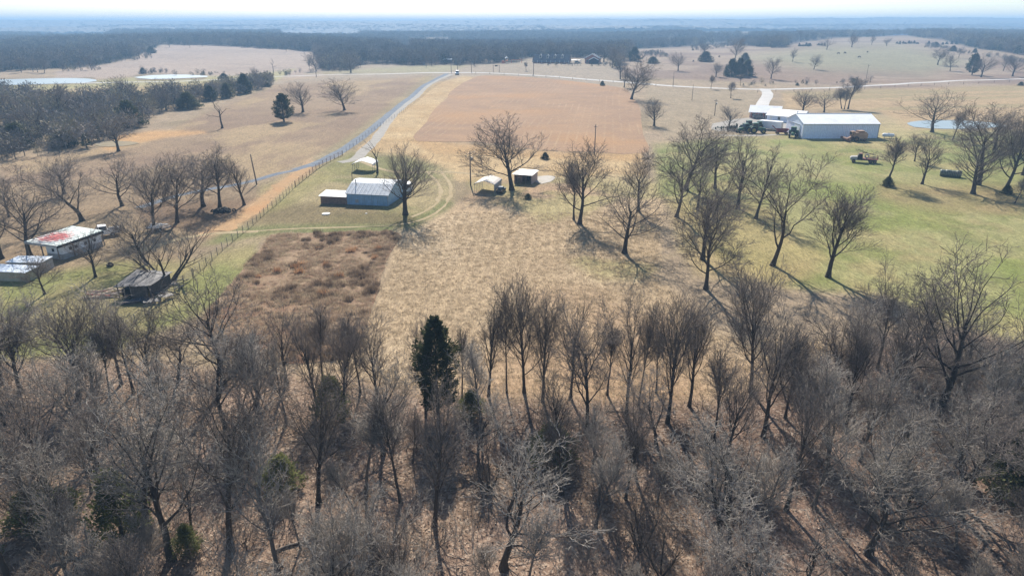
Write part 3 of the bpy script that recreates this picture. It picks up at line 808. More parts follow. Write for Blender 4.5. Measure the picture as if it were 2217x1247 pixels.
# dead snag: few thick broken limbs
o = skeleton(81, P(L=6, r=.24, stems=1, lean=(.1, 0), spread=0, base=0, kids=[5, 4, 3], n=[8, 7, 4, 2], gnarl=[.16, .25, .25, 0], up=[.05, .05, .05, 0], tip=[.4, .3, .3, .4], tpow=1, refL=[1, 4, 2],
    t0=[.5, .3, .2], dist=[1, 1, 1], ang=[55, 50, 50], angt=.3, lr=[.65, .5, .5], short=[0, .3, .3], prof=lambda t: 1, rr=[.6, .6, .6], rmin=[.08, .05, .03, .02])); o, _ = rescale(o, 8)
tree_proto('snag', o, M['bark'], M['bark'])
print('proto tris', ntri)

# ---------------------------------------------------------------- evergreens and leafy brush
def leafmat(name, a, b, tr=0):
    t = NT(name); f = t.math('ADD', t.math('MULTIPLY', t.noise(1.2, 5, .7), .55), t.math('MULTIPLY', t.n('ObjectInfo').outputs['Random'], .45))
    o = t.ramp(f, [(.3, a), (.7, b)])
    if tr:   # thin dry blades and needles let part of the light through
        df = t.n('BsdfDiffuse'); tl = t.n('BsdfTranslucent'); mx = t.n('MixShader'); mx.inputs[0].default_value = tr
        t.l(o, df.inputs[0]); t.l(o, tl.inputs[0]); t.l(df.outputs[0], mx.inputs[1]); t.l(tl.outputs[0], mx.inputs[2]); t.l(mx.outputs[0], t.t.nodes['Material Output'].inputs[0]); return t.m
    t.col(o); return t.set(.85, 0, .2)
M['cedar'] = leafmat('cedar_needles', (.028, .040, .018), (.115, .115, .055), .3)
M['cedar_olive'] = leafmat('olive_needles', (.10, .115, .045), (.20, .21, .085), .35)
M['deadgrass'] = leafmat('dead_grass', (.30, .235, .155), (.42, .34, .235), .5)
M['deadweed'] = leafmat('dead_brown_weeds', (.26, .18, .125), (.46, .35, .25), .5)
M['rustweed'] = leafmat('rust_weeds', (.28, .15, .08), (.38, .23, .13), .5)
M['darkweed'] = leafmat('dark_weeds', (.12, .085, .06), (.26, .19, .13), .4)

def sprays(rs, P0, D0, L, W, n_each=1):
    """flat pointed needle sprays: one quad each (as 2 tris) from points along directions"""
    n = len(P0); R1 = rs.randn(n, 3); S = np.cross(D0, R1); S /= np.linalg.norm(S, axis=1, keepdims=True) + 1e-9
    a = P0; b = P0 + D0 * L[:, None] * .55 + S * W[:, None]; c = P0 + D0 * L[:, None]; d = P0 + D0 * L[:, None] * .5 - S * W[:, None]
    v = np.stack([a, b, c, d], 1).reshape(-1, 3); i = np.arange(n)[:, None] * 4
    return v, np.concatenate([i + [0, 1, 2], i + [0, 2, 3]])
def cedar_proto(name, seed, H, W, n, mat, bare=.12, conic=1.0, gap=.25):
    rs = np.random.RandomState(seed)
    # boughs: random clumps on a cone envelope, each with its own sprays
    nb = int(n / 28); z = bare + (1 - bare) * rs.rand(nb) ** .9
    rad = W / 2 * (1 - ((z - bare) / (1 - bare)) ** (.95 if conic > .5 else 1.6)) + .08
    low = np.clip((z - bare) / .12, .45, 1); rad = rad * low
    az = rs.rand(nb) * 6.283; rr = rad * (.35 + .65 * rs.rand(nb) ** .5) * (1 + .2 * np.sin(az * 3 + seed + z * 9) + .2 * rs.randn(nb))
    Cc = np.stack([np.cos(az) * rr, np.sin(az) * rr, z * H - .12 * rr], 1)
    out = np.stack([np.cos(az), np.sin(az), .35 + 0 * az], 1)
    k = 28; Pn = np.repeat(Cc, k, 0); sz = np.repeat(.32 + .28 * rs.rand(nb), k) * (W / 4) ** .5
    Pn = Pn + rs.randn(nb * k, 3) * sz[:, None] * [.55, .55, .4]
    Dn = np.repeat(out, k, 0) + rs.randn(nb * k, 3) * .6; Dn /= np.linalg.norm(Dn, axis=1, keepdims=True)
    v, f = sprays(rs, Pn, Dn, .20 + .28 * rs.rand(nb * k), .05 + .06 * rs.rand(nb * k))
    crown = npmesh(name + '_crown', v, f, mat)
    brs = [([(0, 0, -.1), (.03, .02, H * .3), (0, .05, H * .6), (0, 0, H * .93)], [W * .045, W * .035, W * .02, .01], 0)]
    for b in range(0, nb, 3):
        q = Cc[b]; brs.append(([(0, 0, max(.2, q[2] - .25 * rr[b])), tuple(q * [.5, .5, 1] - [0, 0, .12 * rr[b]]), tuple(q)], [.03 + .01 * W / 4, .02, .008], 1))
    v, f = tubes(brs, [6, 3]); trunk = npmesh(name + '_trunk', v, f, M['bark'], True)
    PROTO[name] = dict(trunk=trunk, crown=crown, H=H, W=W)
def boughs(name, seed, H, W, nb, k, bare, p=.8, wz=.3):
    rs = np.random.RandomState(seed); z = bare + (.98 - bare) * (np.arange(nb) + rs.rand(nb)) / nb
    t_ = (z - bare) / (1 - bare); L = W / 2 * np.minimum(1, (1 - t_) / (1 - wz)) ** p * np.clip(.55 + t_ / wz * .45, 0, 1) * rs.uniform(.55, 1.2, nb) + .15
    az = np.arange(nb) * 2.4 + rs.rand(nb); D = np.stack([np.cos(az), np.sin(az), .12 + .5 * t_], 1); S = np.stack([-np.sin(az), np.cos(az), 0 * az], 1)
    P0 = np.stack([0 * z, 0 * z, z * H], 1); q = rs.uniform(.2, 1, (nb, k)) ** .8; lat = rs.randn(nb, k) * .20 * (1.15 - q * .7); ver = rs.randn(nb, k) * .07
    Pn = P0[:, None] + D[:, None] * (q * L[:, None])[..., None] + S[:, None] * (lat * L[:, None])[..., None]; Pn[..., 2] += ver * L[:, None] + .12 * (q ** 2) * L[:, None]
    Dn = (D[:, None] + S[:, None] * (lat * 3)[..., None] + rs.randn(nb, k, 3) * .35).reshape(-1, 3); Dn /= np.linalg.norm(Dn, axis=1, keepdims=True); Pn = Pn.reshape(-1, 3); n = len(Pn)
    v, f = sprays(rs, Pn, Dn, rs.uniform(.16, .42, n), rs.uniform(.035, .10, n)); crown = npmesh(name + '_crown', v, f, M['cedar'])
    brs = [([(0, 0, -.1), (.04, .02, H * .3), (0, .05, H * .6), (0, 0, H * .97)], [W * .04, W * .03, W * .018, .01], 0)] + [([tuple(P0[i]), tuple(P0[i] + D[i] * L[i] * .5), tuple(P0[i] + D[i] * L[i] * .92)], [.035, .022, .008], 1) for i in range(nb)]
    v, f = tubes(brs, [6, 3]); PROTO[name] = dict(trunk=npmesh(name + '_trunk', v, f, M['bark'], True), crown=crown, H=H, W=W)
boughs('cedar_0', 1, 10, 5.8, 130, 110, .13, 1.05, .34)
boughs('cedar_1', 2, 7, 6.0, 90, 120, .10, .75, .22)
cedar_proto('cedar_2', 3, 5, 5.2, 6000, M['cedar'], .02, .2)
cedar_proto('olive_0', 4, 5, 5.5, 5000, M['cedar_olive'], .1, .0)

def brush_mesh(name, seed, H, mat, stems=9, kids=(7, 4)):
    o = skeleton(seed, P(L=H, r=.03, stems=stems, lean=(0, 0), spread=.75, base=.35, kids=list(kids), n=[5, 3, 2], gnarl=[.16, .2, 0], up=[.05, .06, 0], tip=[.25, .4, .4], tpow=1, refL=[1, H * .5],
        t0=[.2, .1], dist=[1, 1], ang=[38, 38], angt=.2, lr=[.45, .5], short=[0, .3], prof=lambda t: 1.1 - .5 * t, rr=[.6, .6], rmin=[.02, .012, .008]))
    v, f = tubes(o, [4, 3, 3]); return npmesh(name, v, f, mat)
BRUSH = [brush_mesh('brush_%d' % i, 90 + i, 2.4, M['twig'] if i % 2 else M['twig_pale']) for i in range(4)]

def put(kind, base, top=None, width=None, H=None, rz=None, label='', group=None, name='bare_tree', cat='tree', tilt=0, seed=[0], taz=None, pos=None, fatter=1):
    """plant one tree: base pixel, top pixel row, crown width in pixels"""
    seed[0] += 1; rs = random.Random(seed[0] * 7 + 3)
    if name == 'bare_tree': name = {'oak': 'spreading_tree', 'vase': 'upright_tree', 'slim': 'slender_tree', 'round': 'round_tree', 'multi': 'brush_tree', 'snag': 'dead_tree'}[kind.replace('pale_', '').split('_')[0]]
    p = pos if pos is not None else gp(*base)
    pr = PROTO[kind]
    h = H if H else up_at(p, top) * (1.06 if fatter > 1 else 1)
    s = h / pr['H']
    w = s if width is None else width * mpp(p) / pr['W']
    w = min(max(w * fatter, s * .6), s * 1.8)
    e = empty(name, p, rs.uniform(0, 6.28) if rz is None else rz, label, cat, group, (w * 1, w * 1, s))
    if tilt: e.rotation_mode = 'ZYX'; e.rotation_euler = (e.rotation_euler[0], R(tilt), e.rotation_euler[2])
    if tilt:
        from mathutils import Matrix
        m = Matrix.Translation(p) @ Matrix.Rotation(R(tilt), 4, 'Y') @ Matrix.Rotation(rs.uniform(0, 6.28) if rz is None else rz, 4, 'Z') @ Matrix.Diagonal((w, w, s, 1))
        e.rotation_mode = 'XYZ'; e.matrix_world = m
    link('trunk', pr['trunk'], e); link('crown', pr['crown'], e)
    return e
# ------------------------------------------------------------------ the trees one can tell apart
T = [
 # kind, (base px), top, width, label, tilt
 ('round_0', (878, 465), 308, 112, 'round dense bare tree at the right end of the grey metal barn', 0),
 ('oak_0', (1108, 412), 255, 150, 'spreading bare tree between the pale carport and the pink shed', 0),
 ('snag', (817, 375), 303, 45, 'stubby pruned bare tree beside the white arched carport', 0),
 ('oak_1', (1255, 485), 308, 135, 'double trunked bare tree right of the pink shed, casting a fan of shadow', 0),
 ('slim_0', (1242, 476), 345, 50, 'thinner companion trunk hugging the double bare tree right of the pink shed', -6),
 ('oak_2', (1352, 548), 385, 150, 'low branched bare tree standing alone at the edge of the straw field', 0),
 ('vase_0', (1382, 457), 322, 92, 'upright bare tree behind the lone low branched tree', 3),
 ('oak_4', (1464, 470), 300, 115, 'fork topped bare tree in front of the tallest one of the grove', 0),
 ('oak_0', (1484, 412), 252, 150, 'tallest wide bare tree at the back of the grove', 0),
 ('vase_3', (1510, 455), 330, 60, 'slight bare tree beneath the right side of the tallest grove tree', 0),
 ('oak_5', (1548, 408), 300, 75, 'bare tree at the back of the grove in front of the gravel yard', 2),
 ('vase_4', (1597, 452), 293, 80, 'narrow bare tree of the grove in front of the parked tractors', 0),
 ('oak_5', (1636, 474), 312, 70, 'bare tree leaning to the right with a swollen trunk foot', 7),
 ('oak_4', (1672, 575), 322, 150, 'big bare tree at the right end of the grove with drooping low limbs', 3),
 ('oak_0', (1528, 626), 402, 135, 'dense dark bare tree nearest the row at the front of the grove', 2),
 ('oak_3', (1521, 562), 350, 120, 'bare tree hidden right behind the dense grove tree at the front', 0),
 ('vase_2', (1793, 600), 400, 95, 'broom shaped upright bare tree on the open green pasture', 6),
 ('slim_1', (1922, 400), 295, 62, 'bare young tree with a green bush round its foot', 0),
 ('vase_0', (1996, 399), 290, 72, 'bare tree left of the dark row of wrapped hay bales', 2),
 ('vase_1', (1980, 350), 292, 55, 'small bare tree behind the wreck truck and left of the bales', 0),
 ('oak_2', (2018, 287), 192, 132, 'very wide spreading bare tree in front of the pale pond', 0),
 ('oak_3', (2117, 400), 220, 125, 'large bare tree right behind the wrapped hay bales', 0),
 ('round_1', (2106, 420), 300, 110, 'shorter bushy bare tree at the foot of the large tree by the bales', 0),
 ('oak_0', (2153, 325), 225, 105, 'bare tree at the right end of the pale pond', 0),
 ('oak_1', (2175, 414), 238, 120, 'thick trunked bare tree leaning to the right near the frame edge', 9),
 ('slim_2', (2062, 304), 238, 30, 'thin bare tree standing in front of the pale pond', 0),
 ('slim_0', (2197, 440), 385, 28, 'leaning sapling below the thick leaning tree at the right edge', 12),
 ('oak_3', (2215, 380), 262, 90, 'bare tree cut by the right edge of the picture beside the pond', 0),
 ('round_0', (1416, 273), 213, 52, 'small bare tree on the lawn right of the brown crop field', 0),
 ('oak_0', (1367, 216), 130, 80, 'big dark bare tree at the far corner of the brown crop field', 0),
 ('vase_0', (1343, 172), 118, 40, 'bare tree just behind the big dark tree at the field corner', 0),
 ('round_1', (1578, 278), 228, 62, 'round bare tree standing over the parked tractors', 0),
 ('round_0', (1738, 246), 193, 66, 'left round bare tree behind the white house and barn', 0),
 ('oak_2', (1784, 244), 195, 62, 'right round bare tree behind the long white barn', 0),
 ('slim_1', (1836, 237), 168, 34, 'tallest stem of the three trunked clump behind the white barn', 0),
 ('slim_2', (1822, 236), 190, 36, 'left leaning stem of the three trunked clump behind the white barn', -12),
 ('slim_0', (1828, 237), 195, 24, 'short middle stem of the three trunked clump behind the white barn', 3),
 ('slim_1', (1582, 213), 178, 18, 'tiny round tree on the lawn below the bend of the country road', 0),
 ('slim_0', (1539, 193), 163, 12, 'thin bare tree on the roadside in front of the cedar clump', 0),
 ('slim_2', (1603, 186), 160, 12, 'thin bare sapling on the roadside right below the cedar clump', 0),
 # left
 ('oak_3', (257, 328), 245, 100, 'bare tree beside the tiny muddy pond in the orange clay', 0),
 ('snag', (481, 278), 217, 46, 'dead bare snag standing alone in the mauve pasture', 0),
 ('round_0', (656, 243), 177, 62, 'bare tree just right of the lone dark cedar in the pasture', 0),
 ('oak_0', (746, 239), 170, 85, 'bare tree in the pasture closest to the gravel lane', 0),
 ('oak_4', (178, 478), 340, 150, 'crooked bare tree leaning left above the red roofed shed', -9),
 ('oak_2', (265, 446), 335, 105, 'wide bare tree behind the white pickup, with a thick forked trunk', -5),
 ('oak_3', (441, 447), 318, 115, 'bare tree left of the heap of old tyres', 0),
 ('oak_5', (476, 448), 318, 80, 'bare tree directly behind the heap of old tyres', 0),
 ('vase_4', (529, 444), 330, 60, 'slim bare tree right of the tyre heap beside the leaning pole', 0),
 ('oak_0', (384, 482), 330, 110, 'bare tree on the shaded ground left of the tyre heap', 0),
 ('vase_1', (335, 500), 350, 100, 'bare tree over the parked trailer left of the shaded ground', -4),
 ('oak_1', (318, 572), 452, 130, 'curved bare tree arching over the old plank shed', -12),
 ('oak_2', (65, 555), 388, 150, 'great spreading bare tree left of the red roofed shed', 0),
 ('oak_3', (5, 560), 420, 110, 'bare tree at the left frame edge beside the trailers', 0),
 ('vase_3', (207, 600), 488, 85, 'forked bare tree in front of the open red roofed shed', -6),
 ('oak_0', (97, 637), 545, 75, 'small leaning bare tree in front of the trailers with a long shadow', -11),
 ('multi_0', (363, 612), 487, 150, 'bushy many stemmed bare tree growing against the old plank shed', 0),
 ('oak_2', (485, 835), 570, 185, 'tall bare tree with a heavy low limb in front of the weedy plot', 0),
 ('vase_0', (20, 470), 380, 90, 'bare tree behind the great spreading one at the left edge', 0),
 ('round_1', (140, 420), 335, 80, 'twiggy bare tree at the bottom edge of the mauve pasture', 0),
]
for k, b, top, w, lab, tilt in T:
    put(k, b, top, w, label=lab, tilt=tilt * .7, fatter=1.3)
for k, b, top, w, lab in [
 ('cedar_1', (615, 264), 205, 50, 'lone dark cedar with a cone crown in the mauve pasture'),
 ('cedar_0', (949, 905), 686, 110, 'tall dark cedar standing in the front row of bare trees'),
 ('cedar_2', (530, 202), 162, 32, 'dark cedar at the top end of the hedgerow near the road'),
 ('cedar_2', (575, 188), 166, 22, 'small dark cedar last in the hedgerow beside the road'),
 ('cedar_2', (456, 218), 188, 30, 'dark cedar half way along the hedgerow'),
 ('cedar_2', (492, 212), 182, 28, 'slim dark cedar in the hedgerow between two others'),
 ('cedar_2', (282, 276), 222, 60, 'broad dark cedar in the hedgerow above the clay pond'),
 ('cedar_2', (408, 236), 202, 50, 'broad dark cedar in the middle of the hedgerow'),
 ('cedar_2', (40, 320), 270, 70, 'dark cedar at the left end of the hedgerow'),
 ('cedar_2', (140, 318), 285, 60, 'low dark cedar bush at the foot of the hedgerow above the pasture'),
 ('cedar_2', (1583, 166), 130, 34, 'left cedar of the dark clump beyond the road'),
 ('cedar_1', (1600, 166), 128, 32, 'middle cedar of the dark clump beyond the road'),
 ('cedar_2', (1616, 165), 132, 30, 'right cedar of the dark clump beyond the road'),
 ('cedar_2', (1527, 134), 113, 32, 'dark cedar on the hillside left above the cedar clump'),
 ('cedar_2', (1373, 132), 104, 28, 'dark cedar right of the white trimmed house'),
 ('cedar_2', (1304, 186), 176, 11, 'tiny round cedar at the top of the brown crop field'),
 ('cedar_2', (1921, 404), 384, 24, 'green cedar bush wrapped round the foot of a young bare tree'),
 ('cedar_2', (2180, 420), 402, 22, 'green cedar bush at the foot of the thick leaning tree'),
 ('cedar_1', (2104, 163), 118, 32, 'tall dark pine beyond the road at the right'),
 ('cedar_2', (2206, 1075), 940, 150, 'dark cedar low at the right edge of the wood'),
 ('cedar_0', (2217, 880), 740, 60, 'dark cedar cut by the right edge beside the fallen logs'),
 ('cedar_2', (1180, 345), 331, 18, 'small round cedar bush behind the pink shed'),
 ('cedar_2', (1143, 431), 420, 16, 'small dark bush in the tree shade in front of the pink shed')]:
    put(k, b, top, w, label=lab, name='cedar_tree', cat='tree')
for b, top, w, lab in [((95, 1130), 1055, 140, 'olive green bushy evergreen low in the left of the wood'), ((268, 1170), 1030, 120, 'olive green evergreen beside the thick black trunk'),
   ((610, 1060), 990, 90, 'small olive evergreen between two slim trunks of the wood'), ((1020, 900), 850, 60, 'dull green evergreen right of the tall dark cedar'),
   ((1195, 1000), 925, 110, 'dull green evergreen among the twigs in the middle of the wood'), ((410, 1200), 1140, 60, 'small olive seedling evergreen at the foot of the thick black trunk'),
   ((720, 905), 820, 80, 'dull green evergreen left of the tall dark cedar')]:
    put('olive_0', b, top, w, label=lab, name='evergreen_shrub', cat='shrub')

# the front row along the edge of the wood
ROW = [('vase_0', (925, 870), 672, 50), ('vase_4', (1058, 858), 618, 62), ('slim_0', (1097, 850), 640, 46), ('vase_1', (1135, 850), 600, 90), ('vase_2', (1175, 870), 625, 60),
 ('vase_3', (1235, 862), 625, 70), ('oak_3', (1270, 935), 640, 120), ('slim_1', (1315, 855), 690, 50), ('vase_4', (1356, 900), 642, 75), ('slim_2', (1382, 880), 660, 50), ('vase_2', (1445, 915), 625, 80),
 ('vase_2', (1492, 880), 640, 70), ('slim_0', (1421, 850), 690, 45), ('vase_1', (1625, 850), 575, 110), ('vase_3', (1652, 945), 640, 110), ('oak_4', (1788, 890), 625, 100), ('slim_1', (1700, 905), 700, 60),
 ('vase_2', (1740, 960), 770, 90), ('slim_2', (1545, 965), 760, 70), ('vase_1', (1572, 1000), 790, 90), ('vase_2', (1830, 915), 690, 70), ('slim_0', (1000, 870), 710, 46), ('slim_1', (780, 850), 680, 50),
 ('vase_0', (820, 880), 672, 80), ('vase_1', (745, 900), 700, 90), ('slim_2', (700, 835), 655, 60), ('vase_3', (620, 830), 640, 80), ('vase_2', (560, 860), 700, 80),
 ('vase_1', (170, 860), 655, 100), ('vase_2', (45, 850), 670, 90), ('slim_0', (290, 850), 680, 70), ('oak_1', (330, 880), 660, 120), ('slim_2', (240, 870), 700, 60),
 ('oak_3', (1900, 800), 560, 80), ('oak_1', (1960, 840), 620, 110), ('vase_3', (2000, 780), 590, 90)]
ROWLAB = ['narrow', 'broom shaped', 'slender', 'tall fan crowned', 'narrow', 'round topped', 'forked dark', 'short thin', 'upright', 'thin straight', 'fan crowned', 'broom shaped', 'short thin', 'tall fan crowned', 'leaning forked', 'branchy', 'thin', 'short broom shaped', 'thin leaning', 'short twiggy', 'narrow']
AN = ['behind the tall dark cedar', 'in front of the straw field centre', 'by the straw field edge']
def where(b):
    x, y = b
    spots = [(949, 905, 'the tall cedar'), (1380, 860, 'the dark brush heap'), (1528, 626, 'the dense grove tree'), (1793, 600, 'the broom shaped tree'), (2030, 900, 'the biggest oak'),
             (483, 830, 'the low limbed tree'), (372, 1210, 'the thick black trunk'), (100, 700, 'the sunlit grass'), (1215, 1070, 'the central evergreen'), (2180, 1040, 'the right edge cedar'), (95, 1110, 'the left olive evergreen')]
    s = min(spots, key=lambda q: math.hypot(q[0] - x, q[1] - y)); dx, dy = x - s[0], y - s[1]
    side = ('right of' if dx > 0 else 'left of') if abs(dx) > abs(dy) else ('in front of' if dy > 0 else 'behind')
    far_ = math.hypot(dx, dy); return ('just ' if far_ < 70 else '' if far_ < 170 else 'well ') + side + ' ' + s[2]
used = {}
def uniq(l):
    used[l] = used.get(l, 0) + 1
    k = used[l]
    return l if k == 1 else ['second ', 'third ', 'fourth ', 'fifth ', 'sixth ', 'seventh ', 'eighth ', 'ninth '][min(k - 2, 7)] + l
for i, (k, b, top, w) in enumerate(ROW):
    put(k, b, top, w * 1.15, fatter=1.12, label=uniq(('%s bare edge tree %s' % (ROWLAB[i % len(ROWLAB)], where(b)))), group='bare trees along the edge of the wood')
# big ones inside the wood
for k, b, top, w, lab, tilt in [
 ('pale_oak_1', (372, 1212), 790, 330, 'great oak with the thickest black trunk in the wood', -3),
 ('oak_3', (500, 1195), 700, 250, 'tall bare tree right of the thick black trunk with steep limbs', 5),
 ('pale_oak_2', (20, 1270), 800, 200, 'bare tree cut by the left edge with trunks leaning right', 6),
 ('vase_3', (417, 1157), 930, 90, 'small forked bare tree between the two biggest trunks', 4),
 ('oak_2', (2030, 895), 505, 300, 'biggest oak of the wood edge with a fan crown over the pasture', 4),
 ('pale_oak_0', (1880, 1200), 890, 330, 'pale barked gnarled oak in the right front of the wood', 4),
 ('pale_oak_2', (1090, 1230), 960, 330, 'crooked pale limbed oak in the front middle of the wood', 0),
 ('oak_1', (1217, 1070), 880, 150, 'dark trunked oak in the middle of the wood', 0),
 ('pale_oak_1', (1560, 1180), 900, 280, 'grey twiggy oak left of the pale gnarled oak', 0),
 ('pale_oak_0', (830, 985), 760, 180, 'twiggy oak left below the tall dark cedar', 0),
 ('oak_0', (690, 1090), 790, 200, 'dark bare oak over the leaf litter left of the cedar', 0),
 ('pale_oak_1', (2080, 1120), 850, 240, 'grey limbed oak in front of the fallen logs', 0),
 ('oak_2', (110, 1080), 770, 190, 'dark forked bare tree behind the left olive evergreen', 0)]:
    put(k, b, top, w, label=lab, tilt=tilt)
# the rest of the wood, spaced at random
rw = random.Random(5); placed = [tuple(gp(*r[1]))[:2] for r in ROW] + [tuple(gp(*q))[:2] for q in [(372, 1212), (500, 1195), (2030, 895), (1217, 1070), (830, 985), (690, 1090)]]
clear = [tuple(gp(*q))[:2] + (r_,) for q, r_ in (((480, 1120), 5), ((430, 1080), 4), ((640, 1110), 3), ((1650, 900), 4), ((950, 950), 4), ((955, 1040), 3.5), ((480, 1180), 3))]
FKIND = ['pale_oak_0', 'pale_oak_1', 'pale_oak_2', 'pale_oak_0', 'oak_4', 'vase_4', 'pale_vase_0', 'pale_vase_1', 'pale_slim_0', 'pale_slim_1', 'slim_0', 'slim_1', 'vase_0', 'vase_3', 'multi_0', 'pale_slim_0', 'pale_slim_1', 'pale_vase_0']
FADJ = {'pale_oak': 'gnarled grey twiggy tree', 'oak': 'dark crooked bare tree', 'pale_vase': 'pale upright bare tree', 'pale_slim': 'thin pale sapling', 'slim': 'thin dark sapling', 'vase': 'upright dark bare tree', 'multi': 'many stemmed grey brush tree'}
cnt = 0
for it in range(6000):
    y = rw.uniform(24, 66); x = rw.uniform(-1, 1) * (y * .82 + 16)
    u, v = proj(x, y, 0)
    if inpoly(np.array([u]), np.array([v]), WOOD)[0] < 0 : continue
    if any((x - a)**2 + (y - b)**2 < 2.3**2 for a, b in placed): continue
    if any((x - a)**2 + (y - b)**2 < c*c for a, b, c in clear): continue
    k = rw.choice(FKIND)
    if (k.startswith('oak') or k.startswith('pale_oak')) and any((x - a)**2 + (y - b)**2 < 3.8**2 for a, b in placed): continue
    placed.append((x, y)); cnt += 1
    H = {'oak': rw.uniform(8, 12.5), 'vase': rw.uniform(8.5, 13), 'slim': rw.uniform(5, 11), 'multi_0': rw.uniform(4, 6)}['multi_0' if k == 'multi_0' else k.rsplit('_', 1)[0].replace('pale_', '')]
    if y < 36: H *= .8
    e = put(k, None, H=H, pos=Vector((x, y, float(hgt(x, y)))), label=uniq('%s %s' % (FADJ[k.rsplit('_', 1)[0]], where((u, v)))), group='bare trees inside the wood', tilt=rw.uniform(-7, 7))
    if cnt >= 145: break
print('wood trees', cnt)
# ------------------------------------------------------------------ trees of the far fields and hedgerow
FT = [
 ('oak_0', (275, 222), 165, 82, 'big wide bare tree rising from the hedgerow between the ponds'), ('oak_2', (350, 224), 170, 66, 'wide bare tree of the hedgerow beneath the second pond'),
 ('oak_1', (130, 262), 180, 92, 'branchy grey bare tree at the left part of the hedgerow'), ('oak_3', (12, 270), 188, 72, 'bare tree of the hedgerow cut by the left frame edge'),
 ('round_0', (360, 240), 190, 66, 'round grey bare tree in the middle of the hedgerow'), ('round_1', (215, 285), 222, 90, 'twiggy grey tree of the hedgerow above the clay pond'),
 ('round_0', (90, 300), 225, 80, 'round grey tree low in the left hedgerow'), ('vase_0', (432, 224), 188, 40, 'upright bare tree of the hedgerow left of a dark cedar'),
 ('vase_1', (510, 200), 176, 34, 'small upright bare tree between the two last hedgerow cedars'), ('round_1', (170, 250), 205, 60, 'grey round tree right of the branchy one in the hedgerow'),
 ('vase_0', (554, 177), 145, 30, 'small bare tree on the roadside behind the last cedars'), ('snag', (592, 158), 128, 18, 'leaning dead tree left of the far road crossing'),
 ('oak_0', (685, 155), 112, 45, 'round bare tree at the right tip of the pale hayfield'), ('oak_2', (760, 158), 110, 50, 'wide bare tree beside the far road at the woods edge'),
 ('vase_0', (199, 152), 120, 38, 'pair crowned bare tree on the near slope of the pale hayfield'), ('slim_0', (175, 153), 132, 14, 'thin bare tree just left of the pair crowned one'),
 ('round_0', (302, 127), 102, 26, 'bare tree at the corner of the pale hayfield and woods'), ('slim_1', (1139, 154), 135, 13, 'small thin tree on the lawn before the long brick house'),
 ('vase_2', (1032, 134), 98, 32, 'pale greenish tree at the wood edge above the gateway'), ('round_1', (1307, 135), 97, 42, 'dark bare tree right of the white trimmed house'),
 ('vase_0', (1190, 126), 86, 34, 'tall bare tree behind the dormers of the long brick house'), ('vase_1', (1325, 148), 104, 34, 'bare tree at the top end of the fence row above the crop field'),
 ('vase_3', (1351, 190), 140, 40, 'bare tree in the fence row left of the big field corner tree'), ('slim_0', (880, 140), 106, 24, 'bare tree at the wood edge left of the cattle trailer'),
 ('slim_2', (828, 139), 112, 12, 'left thin trunk of the two at the wood edge by the road'), ('slim_1', (838, 139), 112, 12, 'right thin trunk of the two at the wood edge by the road'),
 ('round_0', (1468, 154), 112, 32, 'dark bare tree with a thick base on the hillside above the road'), ('vase_1', (1591, 131), 84, 36, 'tall bare tree standing behind the dark cedar clump'),
 ('round_1', (1523, 122), 92, 26, 'bare tree behind the single dark hillside cedar'), ('oak_1', (1669, 171), 123, 44, 'vine covered leaning tree right of the cedar clump'),
 ('vase_0', (1716, 134), 105, 24, 'bare tree with a bush at its foot on the hillside'), ('oak_0', (1762, 151), 118, 30, 'lone bare tree in the middle of the hillside pasture'),
 ('slim_1', (1733, 92), 66, 24, 'bare tree on the skyline ridge of the hillside'), ('vase_3', (1691, 103), 73, 26, 'bare tree on the ridge left of the small bush row'),
 ('oak_2', (1790, 108), 83, 30, 'spreading bare tree above the small grazing herd'), ('round_0', (1844, 103), 73, 42, 'largest round tree on the crest above the grazing herd'),
 ('vase_0', (1887, 98), 76, 30, 'bare tree just right of the largest crest tree'), ('round_1', (1919, 100), 82, 30, 'dense dark tree at the right end of the crest group'),
 ('oak_3', (2030, 141), 101, 40, 'wide bare tree right of the grazing herd'), ('oak_0', (2057, 154), 115, 30, 'smaller bare tree right below the wide one by the herd'),
 ('slim_0', (2075, 126), 106, 14, 'small faint tree behind the pair right of the herd'), ('round_0', (2124, 168), 118, 42, 'bare tree right beside the tall dark roadside pine'),
 ('round_1', (2192, 166), 120, 52, 'broad bare tree at the road near the right edge'), ('vase_1', (2172, 154), 120, 34, 'bare tree just left of the broad one near the right edge'),
 ('round_0', (1550, 167), 134, 46, 'grey brushy tree touching the left of the cedar clump'), ('slim_2', (1800, 86), 70, 14, 'tiny tree on the left shoulder of the crest'),
 ('vase_0', (2217, 150), 110, 40, 'bare tree above the road cut by the right frame edge')]
for k, b, top, w, lab in FT: put(k, b, top, w, label=lab, fatter=1.1)
FC = [((235, 129), 117, 22, 'dark cedar on the pale hayfield slope near the woods'), ((197, 122), 110, 14, 'small cedar left of the others by the hayfield woods'), ((155, 136), 122, 40, 'low broad cedar thicket tree left of the hayfield'),
 ((278, 122), 106, 24, 'cedar close to the hayfield corner tree'), ((328, 116), 102, 20, 'cedar at the top left corner of the pale hayfield'), ((255, 112), 102, 18, 'cedar among the pale patches above the hayfield slope'),
 ((2025, 101), 92, 20, 'dark bush tree at the right end of the crest hedge'), ((2063, 112), 100, 16, 'dark small cedar below the right end of the crest hedge'), ((2110, 115), 106, 10, 'tiny lone bush right of the small dark cedar'),
 ((1413, 138), 124, 32, 'broad grey green bush left of the hillside tree with thick base'), ((1726, 186), 180, 8, 'tiny bush on the verge above the road near the white barn'), ((1612, 134), 116, 22, 'dark cedar behind the right cedar of the clump'),
 ((310, 160), 148, 14, 'dark bush on the bank left of the second pond'), ((485, 172), 160, 26, 'low bush beyond the right end of the second pond'), ((2210, 186), 178, 12, 'low bush beside the road near the right edge')]
